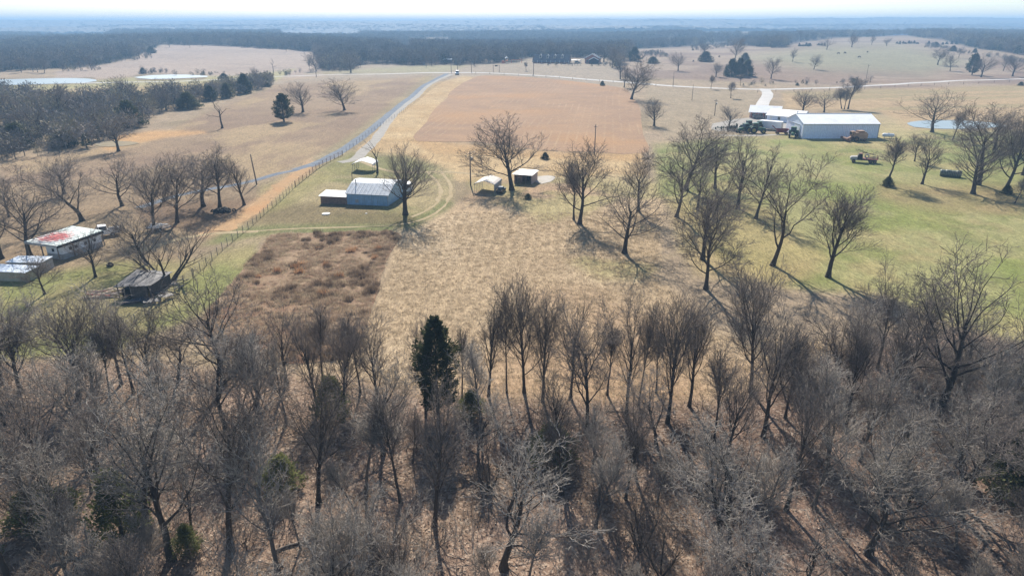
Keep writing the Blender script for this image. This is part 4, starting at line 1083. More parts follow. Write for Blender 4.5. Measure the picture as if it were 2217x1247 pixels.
for b, top, w, lab in FC: put('cedar_2', b, top, w, label=lab, name='cedar_tree')
rb = random.Random(9)
for (x0, x1, y, n, nm) in [(1730, 1754, 101, 7, 'the ridge trees'), (1942, 1986, 96, 8, 'the crest group right end'), (2010, 2070, 97, 7, 'the dark bush tree'), (1772, 1786, 100, 3, 'the spreading tree above the herd')]:
    for i in range(n):
        b = (x0 + (x1 - x0) * i / (n - 1) + rb.uniform(-1, 1), y + rb.uniform(-.8, .8)); p = gp(*b)
        put('cedar_2', b, None, rb.uniform(4, 8), H=rb.uniform(2.0, 4.2), label='small dark round bush in the hillside row beside ' + nm, name='round_bush', cat='bush', group='small dark bushes in rows on the hillside')
# scattered trees where the woods thin out at their edges
EDGE = [((120, 156), 40), ((60, 158), 40), ((20, 156), 30), ((370, 102), 30), ((420, 102), 20), ((520, 103), 24), ((640, 112), 30), ((700, 150), 40), ((1370, 104), 40), ((1430, 100), 40), ((1650, 92), 40), ((1760, 84), 40), ((1960, 76), 30), ((2080, 92), 30), ((2160, 108), 30), ((940, 144), 50), ((1000, 144), 40), ((1220, 128), 60), ((800, 146), 40)]
ENAMES = ['left of the hayfield', 'left of the first pond bank', 'at the far left edge', 'behind the hayfield left corner', 'behind the hayfield left top', 'behind the hayfield middle', 'behind the hayfield right end', 'between the hayfield and road', 'left behind the hillside', 'behind the left hillside', 'behind the hillside cedar clump', 'behind the ridge trees', 'behind the crest group', 'behind the right hillside', 'right of the crest hedge', 'near the cattle trailer', 'near the gateway', 'behind the dormered house', 'near the wide roadside tree']
for (c, spr), en in zip(EDGE, ENAMES):
    for i in range(2):
        b = (c[0] + rb.uniform(-spr, spr), c[1] + rb.uniform(-2, 2.5)); p = gp(*b)
        put(rb.choice(['vase_0', 'oak_0', 'round_0', 'round_1', 'vase_3', 'oak_2']), b, None, None, H=rb.uniform(8, 13), label='hazy bare tree fringing the far woods ' + en, group='bare trees fringing the far woods')
# ------------------------------------------------------------------ materials of built things
M['white_roof'] = plain('white_sheet_roof', (.85, .85, .84), .5, .05, .5, dirt=(.55, .50, .44), dirt_amt=.3)
M['worn_roof'] = plain('worn_pale_roof', (.55, .54, .52), .6, .15, .9, dirt=(.25, .21, .18), dirt_amt=.7)
M['white_wall'] = corr('white_ribbed_wall', (.74, .79, .90), .6, 0, .5, (.45, .45, .48), .3)
M['white_wall_y'] = corr('white_ribbed_end_wall', (.76, .79, .86), .6, 1, .5, (.45, .45, .48), .3)
M['tin'] = corr('galvanised_roof', (.42, .46, .50), .45, 0, .65, (.22, .19, .17), .5, 0, .2)
M['tin_wall'] = corr('blue_grey_tin_wall', (.26, .42, .58), .4, 0, .5, (.17, .16, .16), .5, .2, .2)
M['tin_wall_y'] = corr('grey_tin_side_wall', (.38, .45, .52), .4, 1, .5, (.17, .16, .16), .5, .2, .2)
M['brown_wall'] = plain('brown_board_wall', (.24, .15, .11), .85, .3, 2, dirt=(.10, .08, .07))
M['brick'] = plain('red_brick', (.36, .15, .11), .85, .3, 3)
M['pink_block'] = plain('pink_brick', (.42, .30, .25), .9, .2, 3, dirt=(.25, .18, .15))
M['dark_roof'] = plain('dark_shingles', (.085, .09, .105), .85, .3, 1.5)
M['white_paint'] = plain('white_paint', (.76, .76, .75), .45, .06, 1)
M['pale_blue_roof'] = plain('pale_blue_roof', (.50, .60, .70), .45, .15, .8, dirt=(.75, .75, .74))
M['tan_wall'] = plain('tan_plywood', (.40, .36, .26), .85, .2, 1.2, dirt=(.2, .17, .12))
M['grey_wall'] = plain('grey_block_wall', (.36, .35, .33), .9, .2, 1.5, dirt=(.16, .15, .14))
M['fence_dark'] = plain('dull_fence_steel', (.16, .15, .14), .7, .2, 2)
M['glass'] = plain('dark_glass', (.02, .025, .03), .12, .2, 1, spec=.6)
M['dark'] = plain('dark_void', (.02, .019, .018), .9, .2, 1)
M['steel'] = plain('grey_steel', (.33, .34, .35), .5, .15, 2, metal=.4)
M['rust'] = plain('rusty_steel', (.18, .09, .055), .8, .35, 2.5, dirt=(.12, .07, .05))
M['rust_tan'] = plain('faded_rusty_paint', (.34, .22, .145), .7, .3, 1.2, dirt=(.18, .09, .05), dirt_amt=.9)
M['green_paint'] = plain('farm_green_paint', (.03, .10, .045), .4, .15, 2, spec=.5)
M['green_dull'] = plain('dull_green_implement', (.03, .065, .04), .6, .3, 2)
M['yellow'] = plain('yellow_paint', (.38, .28, .06), .45, .1, 2)
M['red_paint'] = plain('dark_red_paint', (.20, .025, .025), .5, .2, 2, dirt=(.12, .05, .04))
M['black_paint'] = plain('black_paint', (.018, .02, .024), .25, .1, 2, spec=.6)
M['rubber'] = plain('rubber', (.028, .027, .026), .9, .2, 4)
M['wood_grey'] = plain('weathered_wood', (.22, .18, .15), .9, .35, 3, dirt=(.10, .08, .07))
M['wood_dark'] = plain('dark_rotten_planks', (.085, .07, .06), .9, .45, 4, dirt=(.20, .17, .15))
M['wood_pale'] = plain('pale_lumber', (.48, .38, .27), .9, .3, 2)
M['wood_red'] = plain('reddish_lumber', (.32, .13, .10), .9, .3, 2)
M['pole_wood'] = plain('pole_wood', (.15, .12, .10), .9, .25, 2)
M['bale'] = plain('grey_green_wrap', (.10, .125, .10), .55, .35, 2.5, bump=.5, dirt=(.30, .32, .28), dirt_amt=.6)
M['orange'] = plain('orange_plastic', (.60, .16, .06), .5, .1, 2)
M['cow'] = plain('black_hide', (.02, .018, .016), .7, .2, 3)
M['stone'] = plain('pale_concrete_disc', (.62, .59, .53), .9, .1, 3)
def old_tin():
    t = NT('old_dark_tin_roof'); mp = t.n('Mapping'); mp.inputs['Scale'].default_value = (4, .5, 1); t.l(t.co, mp.inputs[0])
    f = t.noise(2.2, 6, .8, vec=mp.outputs[0]); t.col(t.ramp(f, [(.42, (.03, .028, .03)), (.56, (.075, .072, .075)), (.70, (.36, .35, .34))])); t.bump(f, .5, .04); return t.set(.6, .1, .3)
M['old_tin'] = old_tin()
def red_tin():
    t = NT('white_sheet_roof_with_worn_red_paint'); sp = t.n('SeparateXYZ'); t.l(t.co, sp.inputs[0])
    a = t.math('DIVIDE', t.math('SUBTRACT', sp.outputs[1], 3.6), 2.6); b = t.math('DIVIDE', t.math('SUBTRACT', sp.outputs[0], 2.6), 2.4)
    d = t.math('SQRT', t.math('ADD', t.math('MULTIPLY', a, a), t.math('MULTIPLY', b, b)))
    n = t.noise(2.6, 6, .85); n2 = t.noise(.7, 4, .7)
    base = t.ramp(n2, [(.4, (.60, .64, .62)), (.62, (.36, .44, .42))])
    mp = t.n('Mapping'); mp.inputs['Scale'].default_value = (.5, 4, 1); t.l(t.co, mp.inputs[0]); n3 = t.noise(1.6, 5, .8, vec=mp.outputs[0])
    m = t.mapr(t.math('ADD', d, t.math('ADD', t.math('MULTIPLY', t.math('SUBTRACT', n, .5), 2.4), t.math('MULTIPLY', t.math('SUBTRACT', n3, .5), 3.6))), .8, 1.05, 1, 0)
    c = t.mix(m, base, t.ramp(n, [(.4, (.46, .06, .06)), (.62, (.20, .06, .055))])); t.col(c); t.bump(t.math('SINE', t.math('MULTIPLY', sp.outputs[1], 9)), .6, .05); return t.set(.55, .1, .3)
M['red_tin'] = red_tin()

def gpz(px, py, h):
    """world point on the plane h metres above the local ground under pixel"""
    dx, dy, dz = ray(px, py); g = 0
    for _ in range(4):
        t = (g + h - CAM_Z) / dz; g = float(hgt(dx * t, dy * t))
    return Vector((dx * t, dy * t, g + h))
def frame3(fl, fr, b=None, h=0, depth=None, side='r'):
    """oriented rectangle from the pixels of its front left, front right and one back corner"""
    A, B = gpz(*fl, h), gpz(*fr, h); W = math.hypot(B.x - A.x, B.y - A.y); rz = math.atan2(B.y - A.y, B.x - A.x)
    if b is not None:
        C_ = gpz(*b, h); O = B if side == 'r' else A
        depth = (C_.x - O.x) * -math.sin(rz) + (C_.y - O.y) * math.cos(rz)
    zg = min(float(hgt(A.x, A.y)), float(hgt(B.x, B.y)))
    return Vector((A.x, A.y, zg)), rz, W, depth
def thing(name, F, label, cat, group=None): return empty(name, F[0], F[1], label, cat, group)

def windows(e, specs, frame=None, glass=None, name='window'):
    """specs: (x, z, w, h, plane, pos) on faces y=pos ('y') or x=pos ('x'), window > frame + pane"""
    for x, z, w, h, ax, pos, s in specs:
        m = MB(); t = .07
        for a, b, c, d in ((x - w/2 - t, x + w/2 + t, z - t, z), (x - w/2 - t, x + w/2 + t, z + h, z + h + t), (x - w/2 - t, x - w/2, z, z + h), (x + w/2, x + w/2 + t, z, z + h), (x - .03, x + .03, z, z + h)):
            if ax == 'y': m.box(a, b, pos, pos + s * .07, c, d)
            else: m.box(pos, pos + s * .07, a, b, c, d)
        f = m.build(name, frame or M['white_paint'], e)
        g = MB()
        if ax == 'y': g.box(x - w/2, x + w/2, pos, pos + s * .03, z, z + h)
        else: g.box(pos, pos + s * .03, x - w/2, x + w/2, z, z + h)
        g.build('pane', glass or M['glass'], f)

def gable_roof(m, x0, x1, y0, y1, ze, zr, along='x', over=.4, th=.14, ov2=.3, yr=None):
    if along == 'x':
        ym = (y0 + y1) / 2 if yr is None else yr; s = (zr - ze) / (ym - y0); s2 = (zr - ze) / (y1 - ym)
        m.slab([(x0 - ov2, y0 - over, ze - over * s), (x1 + ov2, y0 - over, ze - over * s), (x1 + ov2, ym, zr), (x0 - ov2, ym, zr)], th)
        m.slab([(x0 - ov2, ym, zr), (x1 + ov2, ym, zr), (x1 + ov2, y1 + over, ze - over * s2), (x0 - ov2, y1 + over, ze - over * s2)], th)
    else:
        xm = (x0 + x1) / 2; s = (zr - ze) / (xm - x0)
        m.slab([(x0 - over, y0 - ov2, ze - over * s), (xm, y0 - ov2, zr), (xm, y1 + ov2, zr), (x0 - over, y1 + ov2, ze - over * s)], th)
        m.slab([(xm, y0 - ov2, zr), (x1 + over, y0 - ov2, ze - over * s), (x1 + over, y1 + ov2, ze - over * s), (xm, y1 + ov2, zr)], th)
    return m
def walls(m, W, D, H, zr=None, along='x', x0=0, y0=0, t=.15, dz=-.5):
    """closed body under a gable roof"""
    if zr is None: return m.box(x0, x0 + W, y0, y0 + D, dz, H)
    if along == 'x': return m.prism([(y0, dz), (y0 + D, dz), (y0 + D, H), (y0 + D / 2, zr), (y0, H)], x0, x0 + W, axis='x')
    return m.prism([(x0, dz), (x0 + W, dz), (x0 + W, H), (x0 + W / 2, zr), (x0, H)], y0, y0 + D, axis='y')

# ---------------------------------------------------------------- long white barn
A = gp(1736, 300.5); B = gp(1899, 299.5); W = B.x - A.x; F = (Vector((A.x, A.y, A.z)), 0.0, W, 15)
e = thing('barn', F, 'long white metal barn with a low white roof', 'barn'); Hb = up_at(A, 268.5)
MB().prism([(0, -.6), (0, Hb), (7.5, Hb + 2.3), (15, Hb), (15, -.6)][::-1], .02, W - .02, axis='x').build('wall', [M['white_wall']], e)
o = gable_roof(MB(), 0, W, 0, 15, Hb + .1, Hb + 2.45, 'x', .35, .12, .25).build('roof', M['white_roof'], e)
MB().box(-.05, W + .05, 7.4, 7.6, Hb + 2.47, Hb + 2.56).build('ridge_cap', M['white_paint'], o)
MB().box(-.08, .03, 2.6, 7.6, 0, 4.0).build('door', M['white_paint'], e)
m = MB(); m.box(-.14, -.02, 2.4, 12.4, 4.05, 4.22); m.build('door_rail', M['steel'], e)
for x in (0, W): MB().box(x - .1, x + .1, -.1, .1, -.3, Hb - .1).build('corner_trim', M['steel'] if x else M['white_paint'], e)
m = MB(); m.box(-.25, W + .25, -.52, -.38, Hb - .18, Hb - .04); m.build('gutter', M['steel'], e)
k = int(W / 1.0)
# ---------------------------------------------------------------- red brick house and the white garage joined to it
F = frame3((1622, 255.5), (1659, 257.5), None, 0, 9); e = thing('house', F, 'red brick house end under a white roof behind the container', 'house'); W, D = F[2] + 5, 9
walls(MB(), W, D, 2.7, 4.6).build('wall', M['brick'], e)
gable_roof(MB(), 0, W, 0, D, 2.75, 4.75, 'x', .7, .15, .5).build('roof', M['white_roof'], e)
windows(e, [(1.6, 1, 1.2, 1.1, 'y', 0, -1), (4.6, 1, 1.0, 1.1, 'y', 0, -1)])
MB().box(5.9, 6.8, -.06, 0, 0, 2.1).build('door', M['dark'], e)
m = MB(); [m.box(x, x + .12, -1.5, -1.38, 0, 2.6) for x in (.3, 3.6, 6.4)]; m.build('porch_post', M['white_paint'], e)
F = frame3((1659, 262.5), (1700, 266), None, 0, 10); e = thing('garage', F, 'white garage with a broad white roof between the brick house and the barn', 'garage'); W = F[2] + 6
walls(MB(), W, 10, 2.6, 4.4).build('wall', M['white_wall'], e)
gable_roof(MB(), 0, W, 0, 10, 2.65, 4.5, 'x', .6, .14, .4).build('roof', M['white_roof'], e)
MB().box(1.2, 2.1, -.05, 0, 0, 2.1).build('door', M['white_paint'], e); windows(e, [(5.0, .9, 1.0, 1.1, 'y', 0, -1), (-.0 + 4, .9, .9, 1, 'x', 0, -1)])
m = MB(); m.tube([(W - 2.6, 2.5, 3.4), (W - 2.6, 2.5, 4.3)], .14); m.disc((W - 2.6, 2.5, 4.4), .35, .2, ax='z'); m.build('vent', M['steel'], e)
# ---------------------------------------------------------------- white box container
F = frame3((1689.5, 284), (1705, 282.5), None, 0, 7.5); e = empty('container', F[0], F[1] + R(28), 'white box container parked left of the barn', 'container')
MB().box(0, 2.6, 0, 8, .55, 3.1).build('box', M['white_paint'], e, bevel=.04)
MB().box(-.04, 2.64, -.04, 8.04, 3.11, 3.17).build('roof', M['white_roof'], e)
m = MB(); m.box(.1, 1.26, -.05, -.01, .65, 3.0); m.box(1.34, 2.5, -.05, -.01, .65, 3.0); m.build('door', M['grey_wall'], e)
for x, y in ((.15, .9), (2.45, .9), (.15, 6.8), (2.45, 6.8)): MB().wheel((x, y, .42), .42, .25, ax='x').disc((x, y, .42), .24, .2, ax='x').build('wheel', M['rubber'], e)
MB().box(.3, 2.3, .2, 7.8, .35, .54).build('chassis', M['dark'], e)

# ---------------------------------------------------------------- vehicles
def wheel(e, x, y, r, w, rim):
    o = MB().wheel((x, y, r), r, w).build('wheel', M['rubber'], e, smooth=True)
    MB().disc((x, y, r), r * .58, w * .8).build('rim', rim, o)
def car(loc, rz, label, cat, paint, kind='suv', name='car', group=None, sc=1):
    e = empty(name, loc, rz, label, cat, group, (sc, sc, sc)); w = .92
    if kind == 'suv': body = [(-2.35, .35), (2.3, .35), (2.38, .7), (2.25, 1.0), (1.15, 1.12), (-2.35, 1.12), (-2.42, .8)]; cab = [(-2.3, 1.12), (1.1, 1.12), (.45, 1.75), (-2.1, 1.78)]
    elif kind == 'van': body = [(-2.6, .35), (2.4, .35), (2.5, .8), (2.3, 1.15), (1.7, 1.3), (-2.6, 1.3)]; cab = [(-2.6, 1.3), (1.7, 1.3), (.9, 2.15), (-2.55, 2.2)]
    else: body = [(-2.7, .45), (2.55, .45), (2.62, .85), (2.5, 1.12), (.85, 1.2), (-2.7, 1.2)]; cab = [(-.95, 1.2), (.95, 1.2), (.4, 1.85), (-.8, 1.88)]
    if kind == 'pickup':
        # cab block, hood and an open bed built of its sides
        m = MB(); m.prism([(-1.0, .45), (2.55, .45), (2.62, .85), (2.5, 1.12), (.95, 1.2), (-1.0, 1.2)], -w, w); m.build('body', paint, e, bevel=.06)
        m = MB(); m.box(-2.75, -1.02, -w, w, .5, .68); m.box(-2.75, -1.02, -w, -w + .1, .68, 1.22); m.box(-2.75, -1.02, w - .1, w, .68, 1.22); m.box(-2.75, -2.65, -w + .1, w - .1, .68, 1.22); b = m.build('bed', paint, e)
        MB().box(-2.64, -1.04, -w + .11, w - .11, .69, .73).build('bed_floor', M['dark'], b)
    else: MB().prism(body, -w, w).build('body', paint, e, bevel=.08)
    m = MB(); v = []
    n = len(cab)
    a = [(x, -w + .06 + (z - cab[0][1]) * .2, z) for x, z in cab]; b = [(x, w - .06 - (z - cab[0][1]) * .2, z) for x, z in cab]
    m.add(a + b, [tuple(range(n)), tuple(range(2*n-1, n-1, -1))] + [(i, (i+1) % n, (i+1) % n + n, i + n) for i in range(n)])
    cb = m.build('cab', M['glass'], e)
    x2, x3 = cab[2][0], cab[3][0]; z = max(cab[2][1], cab[3][1])
    MB().box(x3 - .05, x2 + .05, -w + .16, w - .16, z - .03, z + .06).build('roof', paint, e, bevel=.03)
    m = MB()
    for s in (-1, 1):
        for x in ((cab[1][0] + cab[2][0]) / 2 - .35, (cab[0][0] + cab[3][0]) / 2): m.tube([(x + .1, s * (w - .04), cab[0][1]), (x, s * (w - .19), z)], .05, 4)
    m.build('pillar', paint, cb)
    for x in (-1.55, 1.6):
        for s in (-1, 1): wheel(e, x, s * (w - .08), .36, .24, M['steel'])
    for s in (-1, 1):
        MB().box(body[2][0] - .04, body[2][0] + .04, s * .66 - .16, s * .66 + .16, .72, .9).build('headlight', M['steel'], e)
        MB().box(body[0][0] - .08, body[0][0] - .02, s * .74 - .1, s * .74 + .1, .85, 1.05).build('taillight', M['red_paint'], e)
    MB().box(body[2][0] - .05, body[2][0] + .12, -w + .05, w - .05, .38, .55).build('bumper', M['steel'] if kind == 'pickup' else M['dark'], e)
    return e
car(gp(1642, 258), R(5), 'black station wagon parked before the red brick house', 'car', M['black_paint'], 'suv', 'parked_car')
car(gp(990, 162), R(-92), 'white van coming down the far end of the gravel drive', 'van', M['white_paint'], 'van', 'white_van', sc=1.25)
car(gp(222, 512), R(213), 'white pickup truck parked behind the red roofed shed', 'pickup', M['white_paint'], 'pickup', 'pickup_truck', sc=1.05)
car(gp(1250, 137), R(10), 'dark car under the pale carport by the long brick house', 'car', M['black_paint'], 'suv', 'parked_car')
car(gp(1085, 417), R(75), 'small dark pickup parked against the right side of the pale carport', 'pickup', M['black_paint'], 'pickup', 'pickup_truck', sc=.72)
car(gp(884, 413), R(95), 'white van half hidden behind the round tree and metal barn', 'van', M['white_paint'], 'van', 'parked_van', sc=.9)

def tractor(loc, rz, label, sc=1, paint=None, dual=False):
    paint = paint or M['green_paint']
    e = empty('tractor', loc, rz, label, 'tractor', 'green tractors parked by the barn', (sc,) * 3)
    MB().prism([(.35, .85), (2.45, .85), (2.55, 1.1), (2.5, 1.55), (.35, 1.75)], -.38, .38).build('hood', paint, e, bevel=.05)
    MB().box(-1.1, .4, -.5, .5, .7, 1.2).build('chassis', M['green_dull'], e)
    c = MB().prism([(-1.0, 1.2), (.4, 1.2), (.5, 2.0), (.3, 2.75), (-.9, 2.75), (-1.1, 2.0)], -.68, .68).build('cab', M['glass'], e)
    MB().box(-1.05, .5, -.78, .78, 2.76, 2.92).build('cab_roof', paint, e, bevel=.05)
    m = MB()
    for s in (-1, 1):
        for x in (-.98, .38): m.tube([(x, s * .69, 1.2), (x, s * .69, 2.76)], .045, 4)
    m.build('cab_pillar', paint, c)
    for s in (-1, 1):
        o = MB().wheel((-.75, s * .95, .95), .95, .5).build('rear_wheel', M['rubber'], e, smooth=True); MB().disc((-.75, s * .95, .95), .52, .36).build('rim', M['yellow'], o)
        o = MB().wheel((1.95, s * .78, .62), .62, .36).build('front_wheel', M['rubber'], e, smooth=True); MB().disc((1.95, s * .78, .62), .33, .28).build('rim', M['yellow'], o)
        MB().prism([(-1.75, 1.55), (-1.3, 2.0), (-.3, 2.0), (.1, 1.5), (-.3, 1.85), (-1.3, 1.85)], s * .72, s * 1.2).build('fender', paint, e)
    MB().tube([(1.5, .2, 1.7), (1.5, .2, 2.5)], .06, 6).build('exhaust', M['dark'], e)
    return e
tractor(gp(1611, 288), R(200), 'left green tractor of the parked pair in front of the gravel yard', 1.15)
tractor(gp(1618, 281), R(190), 'green tractor standing behind the left one of the parked row', 1.15)
tractor(gp(1636, 289), R(-8), 'green tractor with its hood to the right in front of the gravel yard', 1.25)
tractor(gp(1640, 282), R(170), 'green tractor behind the one with its hood to the right', 1.1)
tractor(gp(1716, 298), R(245), 'green tractor nearest the open gable end of the barn', 1.2)
def implement(px, py, rz, label, n=6, wd=3.0, tall=1.1):
    e = empty('farm_implement', gp(px, py), rz, label, 'farm implement', 'dark green implements beside the tractors')
    m = MB(); m.box(-wd/2, wd/2, -.08, .08, .7, .86); m.box(-wd/2, wd/2, .7, .84, .6, .75); m.box(-.5, -.4, -1.5, .8, .62, .72); m.box(.4, .5, -1.5, .8, .62, .72); m.build('frame', M['green_dull'], e)
    for i in range(n):
        x = -wd/2 + .2 + i * (wd - .4) / (n - 1)
        MB().tube([(x, 0, .8), (x, -.3, .5), (x, -.05, .02)], [.05, .05, .03], 4).build('tine', M['dark'], e)
        MB().box(x - .18, x + .18, .1, .5, .86, tall + .25 * (i % 2)).build('seed_box', M['green_dull'] if i % 3 else M['dark'], e)
    for s in (-1, 1): MB().wheel((s * wd * .42, .45, .35), .35, .2, ax='x').build('wheel', M['rubber'], e)
    return e
implement(1556, 281, R(5), 'low green implement farthest left under the round tree', 4, 2.6, .9)
implement(1568, 282, R(-8), 'second green implement from the left under the round tree', 4, 2.4, 1.1)
implement(1584, 284, R(12), 'dark planter with tall boxes left of the tractors', 7, 3.2, 1.7)
implement(1596, 281, R(80), 'dark planter turned sideways next to the left tractor', 6, 3.0, 1.9)
# dark red hopper wagon
e = empty('farm_wagon', gp(1692, 291), R(-4), 'dark red hopper wagon in front of the white container', 'wagon')
m = MB(); m.add([(-2.2, -1, 1.9), (2.2, -1, 1.9), (2.2, 1, 1.9), (-2.2, 1, 1.9), (-1.4, -.5, .8), (1.4, -.5, .8), (1.4, .5, .8), (-1.4, .5, .8)], [(0, 1, 5, 4), (1, 2, 6, 5), (2, 3, 7, 6), (3, 0, 4, 7), (4, 5, 6, 7)]); m.build('hopper', M['red_paint'], e)
m = MB(); m.box(-2.0, 3.2, -.08, .08, .6, .75); m.tube([(-2.2, .6, 1.9), (-3.4, .6, 2.9)], .16, 6); m.build('frame', M['red_paint'], e)
for x in (-1.5, 1.5):
    for s in (-1, 1): wheel(e, x, s * .9, .42, .25, M['yellow'])
# rusty combine
e = empty('combine_harvester', gp(1856, 306), R(184), 'rusty tan combine harvester left to decay in front of the barn', 'combine', sc=(1.0,) * 3)
MB().prism([(-2.6, .9), (1.6, .9), (2.3, 1.7), (2.1, 2.9), (-1.9, 3.1), (-2.7, 2.4)], -1.25, 1.25).build('body', M['rust_tan'], e, bevel=.08)
MB().prism([(1.5, 2.0), (2.6, 2.0), (2.7, 3.2), (1.5, 3.3)], -.7, .7).build('cab', M['rust_tan'], e); MB().box(2.6, 2.72, -.6, .6, 2.3, 3.0).build('windscreen', M['glass'], e)
MB().prism([(2.2, .3), (3.9, .15), (4.2, .5), (3.8, .9), (2.2, 1.7)], -.5, .5).build('feeder', M['rust'], e)
m = MB(); m.box(3.6, 4.2, -2.2, 2.2, .2, .9); m.tube([(4.4, -2.2, 1.0), (4.4, 2.2, 1.0)], .4, 8); m.build('header', M['rust'], e)
for s in (-1, 1): wheel(e, 1.2, s * 1.35, .85, .5, M['rust']); wheel(e, -1.9, s * 1.0, .5, .32, M['rust'])
MB().box(-1.6, .6, -.9, .9, 3.1, 3.45).build('grain_tank', M['rust_tan'], e); MB().tube([(-1, 1.1, 3.0), (1.8, 1.5, 3.3)], .14, 6).build('unloading_pipe', M['rust'], e)
# wreck flatbed truck
e = empty('flatbed_truck', gp(1866, 352), R(158), 'old wrecked flatbed truck with a white nose carrying a big tyre', 'truck', sc=(1.05,) * 3)
MB().prism([(1.2, .6), (2.9, .6), (3.0, 1.1), (2.8, 1.45), (1.2, 1.6)], -.85, .85).build('hood', M['grey_wall'], e, bevel=.08)
MB().prism([(.1, .7), (1.3, .7), (1.3, 1.6), (.95, 2.3), (.2, 2.3), (.1, 1.6)], -.85, .85).build('cab', M['dark'], e); MB().box(.15, 1.0, -.85, .85, 2.31, 2.38).build('cab_roof', M['rust'], e)
MB().box(-3.6, .05, -1.15, 1.15, .95, 1.1).build('deck', M['wood_red'], e); MB().box(-3.4, 1.2, -.4, .4, .6, .94).build('chassis', M['dark'], e)
for x in (2.1, -1.9, -2.9):
    for s in (-1, 1): wheel(e, x, s * .9, .45, .28, M['rust'])
m = MB(); [m.box(-3.55, -3.45, -1.1 + .44 * i, -1.0 + .44 * i, 1.1, 1.9) for i in range(6)]; m.build('stake', M['rust'], e)
L = gp(1866, 352); q = Vector((math.cos(R(158)), math.sin(R(158)), 0))
t_ = empty('tyre', L + q * -.9 + Vector((0, -.2, 1.18)), R(150), 'big worn tyre leaning upright on the deck of the wrecked truck', 'tyre'); MB().wheel((0, 0, .62), .62, .35).build('tread', M['grey_wall'], t_)
t_ = empty('hay_heap', L + q * -2.6 + Vector((0, 0, 1.16)), 0, 'heap of old hay on the rear deck of the wrecked truck', 'hay')
rs_ = np.random.RandomState(4); a = rs_.randn(900, 3) * [.55, .5, .33]; a[:, 2] = np.abs(a[:, 2]); d = rs_.randn(900, 3); v = np.stack([a, a + d * .12, a + rs_.randn(900, 3) * .05], 1).reshape(-1, 3)
link('straw', npmesh('straw', v, np.arange(2700).reshape(-1, 3), None), t_).data.materials.append(leafmat('hay', (.30, .24, .15), (.46, .38, .25)))
# propane tank
e = empty('gas_tank', gp(1922, 300), R(-25), 'white gas tank lying on the grass right of the barn', 'tank', sc=(1.25,) * 3)
pr = [(-1.5, .05), (-1.42, .32), (-1.2, .48), (1.2, .48), (1.42, .32), (1.5, .05)]
MB().tube([(x, 0, .85) for x, r in pr], [r for x, r in pr], 14).build('vessel', M['white_paint'], e, smooth=True)
MB().tube([(0, 0, 1.32), (0, 0, 1.5)], .13, 8).build('valve_dome', M['steel'], e)
for x in (-.9, .9): MB().box(x - .08, x + .08, -.35, .35, 0, .45).build('leg', M['steel'], e)
# wrapped bales
b0, b1 = gp(2040, 381), gp(2074, 384)
names = ['leftmost', 'second from the left', 'third from the left', 'rightmost']
for i in range(4):
    p = b0.lerp(b1, i / 3); p.z = float(hgt(p.x, p.y)); rz = math.atan2(b1.y - b0.y, b1.x - b0.x); r = .80 + .03 * (i % 2)
    e = empty('hay_bale', p, rz, 'grey green wrapped hay bale, %s of the row on the grass' % names[i], 'hay bale', 'row of wrapped round hay bales')
    MB().tube([(-.63, 0, r), (-.6, 0, r), (-.2, 0, r), (.2, 0, r), (.6, 0, r), (.63, 0, r)], [r * .8, r * .97, r, r, r * .97, r * .8], 20).build('wrapping', M['bale'], e, smooth=True)
    m = MB(); [m.tube([(x - .02, 0, r), (x + .02, 0, r)], r * 1.012, 20) for x in (-.35, 0, .35)]; m.build('twine', M['grey_wall'], e)
# fallen dead tree and branch heap between combine and truck
e = empty('fallen_tree', gp(1893, 338), R(200), 'dead tree lying on its side between the combine and the wrecked truck', 'tree')
o_, _ = rescale(skeleton(88, P(L=5, r=.26, stems=1, lean=(.1, 0), spread=0, base=0, kids=[7, 7, 5], n=[8, 6, 4, 2], gnarl=[.12, .2, .25, 0], up=[0, 0, 0, 0], tip=[.4, .3, .3, .4], tpow=1, refL=[1, 3, 1.5], t0=[.3, .2, .1], dist=[1, 1, 1], ang=[50, 45, 45], angt=.3, lr=[.6, .55, .5], short=[0, .3, .3], prof=lambda t: 1, rr=[.55, .55, .6], rmin=[.08, .04, .025, .015])), 8.5)
v, f = tubes(o_, [7, 5, 4, 3]); v = np.stack([v[:, 2], v[:, 0], np.abs(v[:, 1]) * .55 + .25 + .12 * v[:, 2]], 1); link('trunk', npmesh('fallen_trunk', v, f, M['bark'], True), e)
# ---------------------------------------------------------------- metal shed and its lean-to
F = frame3((752, 443), (840.5, 446.5), (870, 431), 0); W, D = F[2], 11.5; e = thing('metal_barn', F, 'grey galvanised metal barn with a broad ribbed roof at the yard centre', 'barn')
h = 2.55; zr = 4.3
m = MB(); m.prism([(0, -.5), (0, h), (D * .30, zr - .35), (D * .5, zr), (D * .70, zr - .35), (D, h), (D, -.5)][::-1], .03, W - .03, axis='x'); m.build('wall', M['tin_wall'], e)
m = MB(); yy_ = [-.35, D * .30, D * .5, D * .70, D + .35]; zz_ = [h - .12, zr - .30, zr + .05, zr - .30, h - .12]
for i in range(4): m.slab([(-.3, yy_[i], zz_[i]), (W + .3, yy_[i], zz_[i]), (W + .3, yy_[i + 1], zz_[i + 1]), (-.3, yy_[i + 1], zz_[i + 1])], .07)
o = m.build('roof', M['tin'], e); m = MB(); [m.box(x - .02, x + .02, -.34, D * .29, 0, .01) for x in ()]
MB().box(1.9, 2.6, -.04, 0, .5, 1.2).build('window', M['steel'], e)  # plain steel plate standing for a light patch on the wall, not a window
m = MB(); m.box(-.02, .06, -.05, .03, -.3, h - .2); m.box(W - .06, W + .02, -.05, .03, -.3, h - .2); m.build('corner_trim', M['steel'], e)
MB().tube([(1.2, D * .22, 3.2), (1.2, D * .22, 4.9)], .09, 8).build('stove_pipe', M['dark'], e)
m = MB()
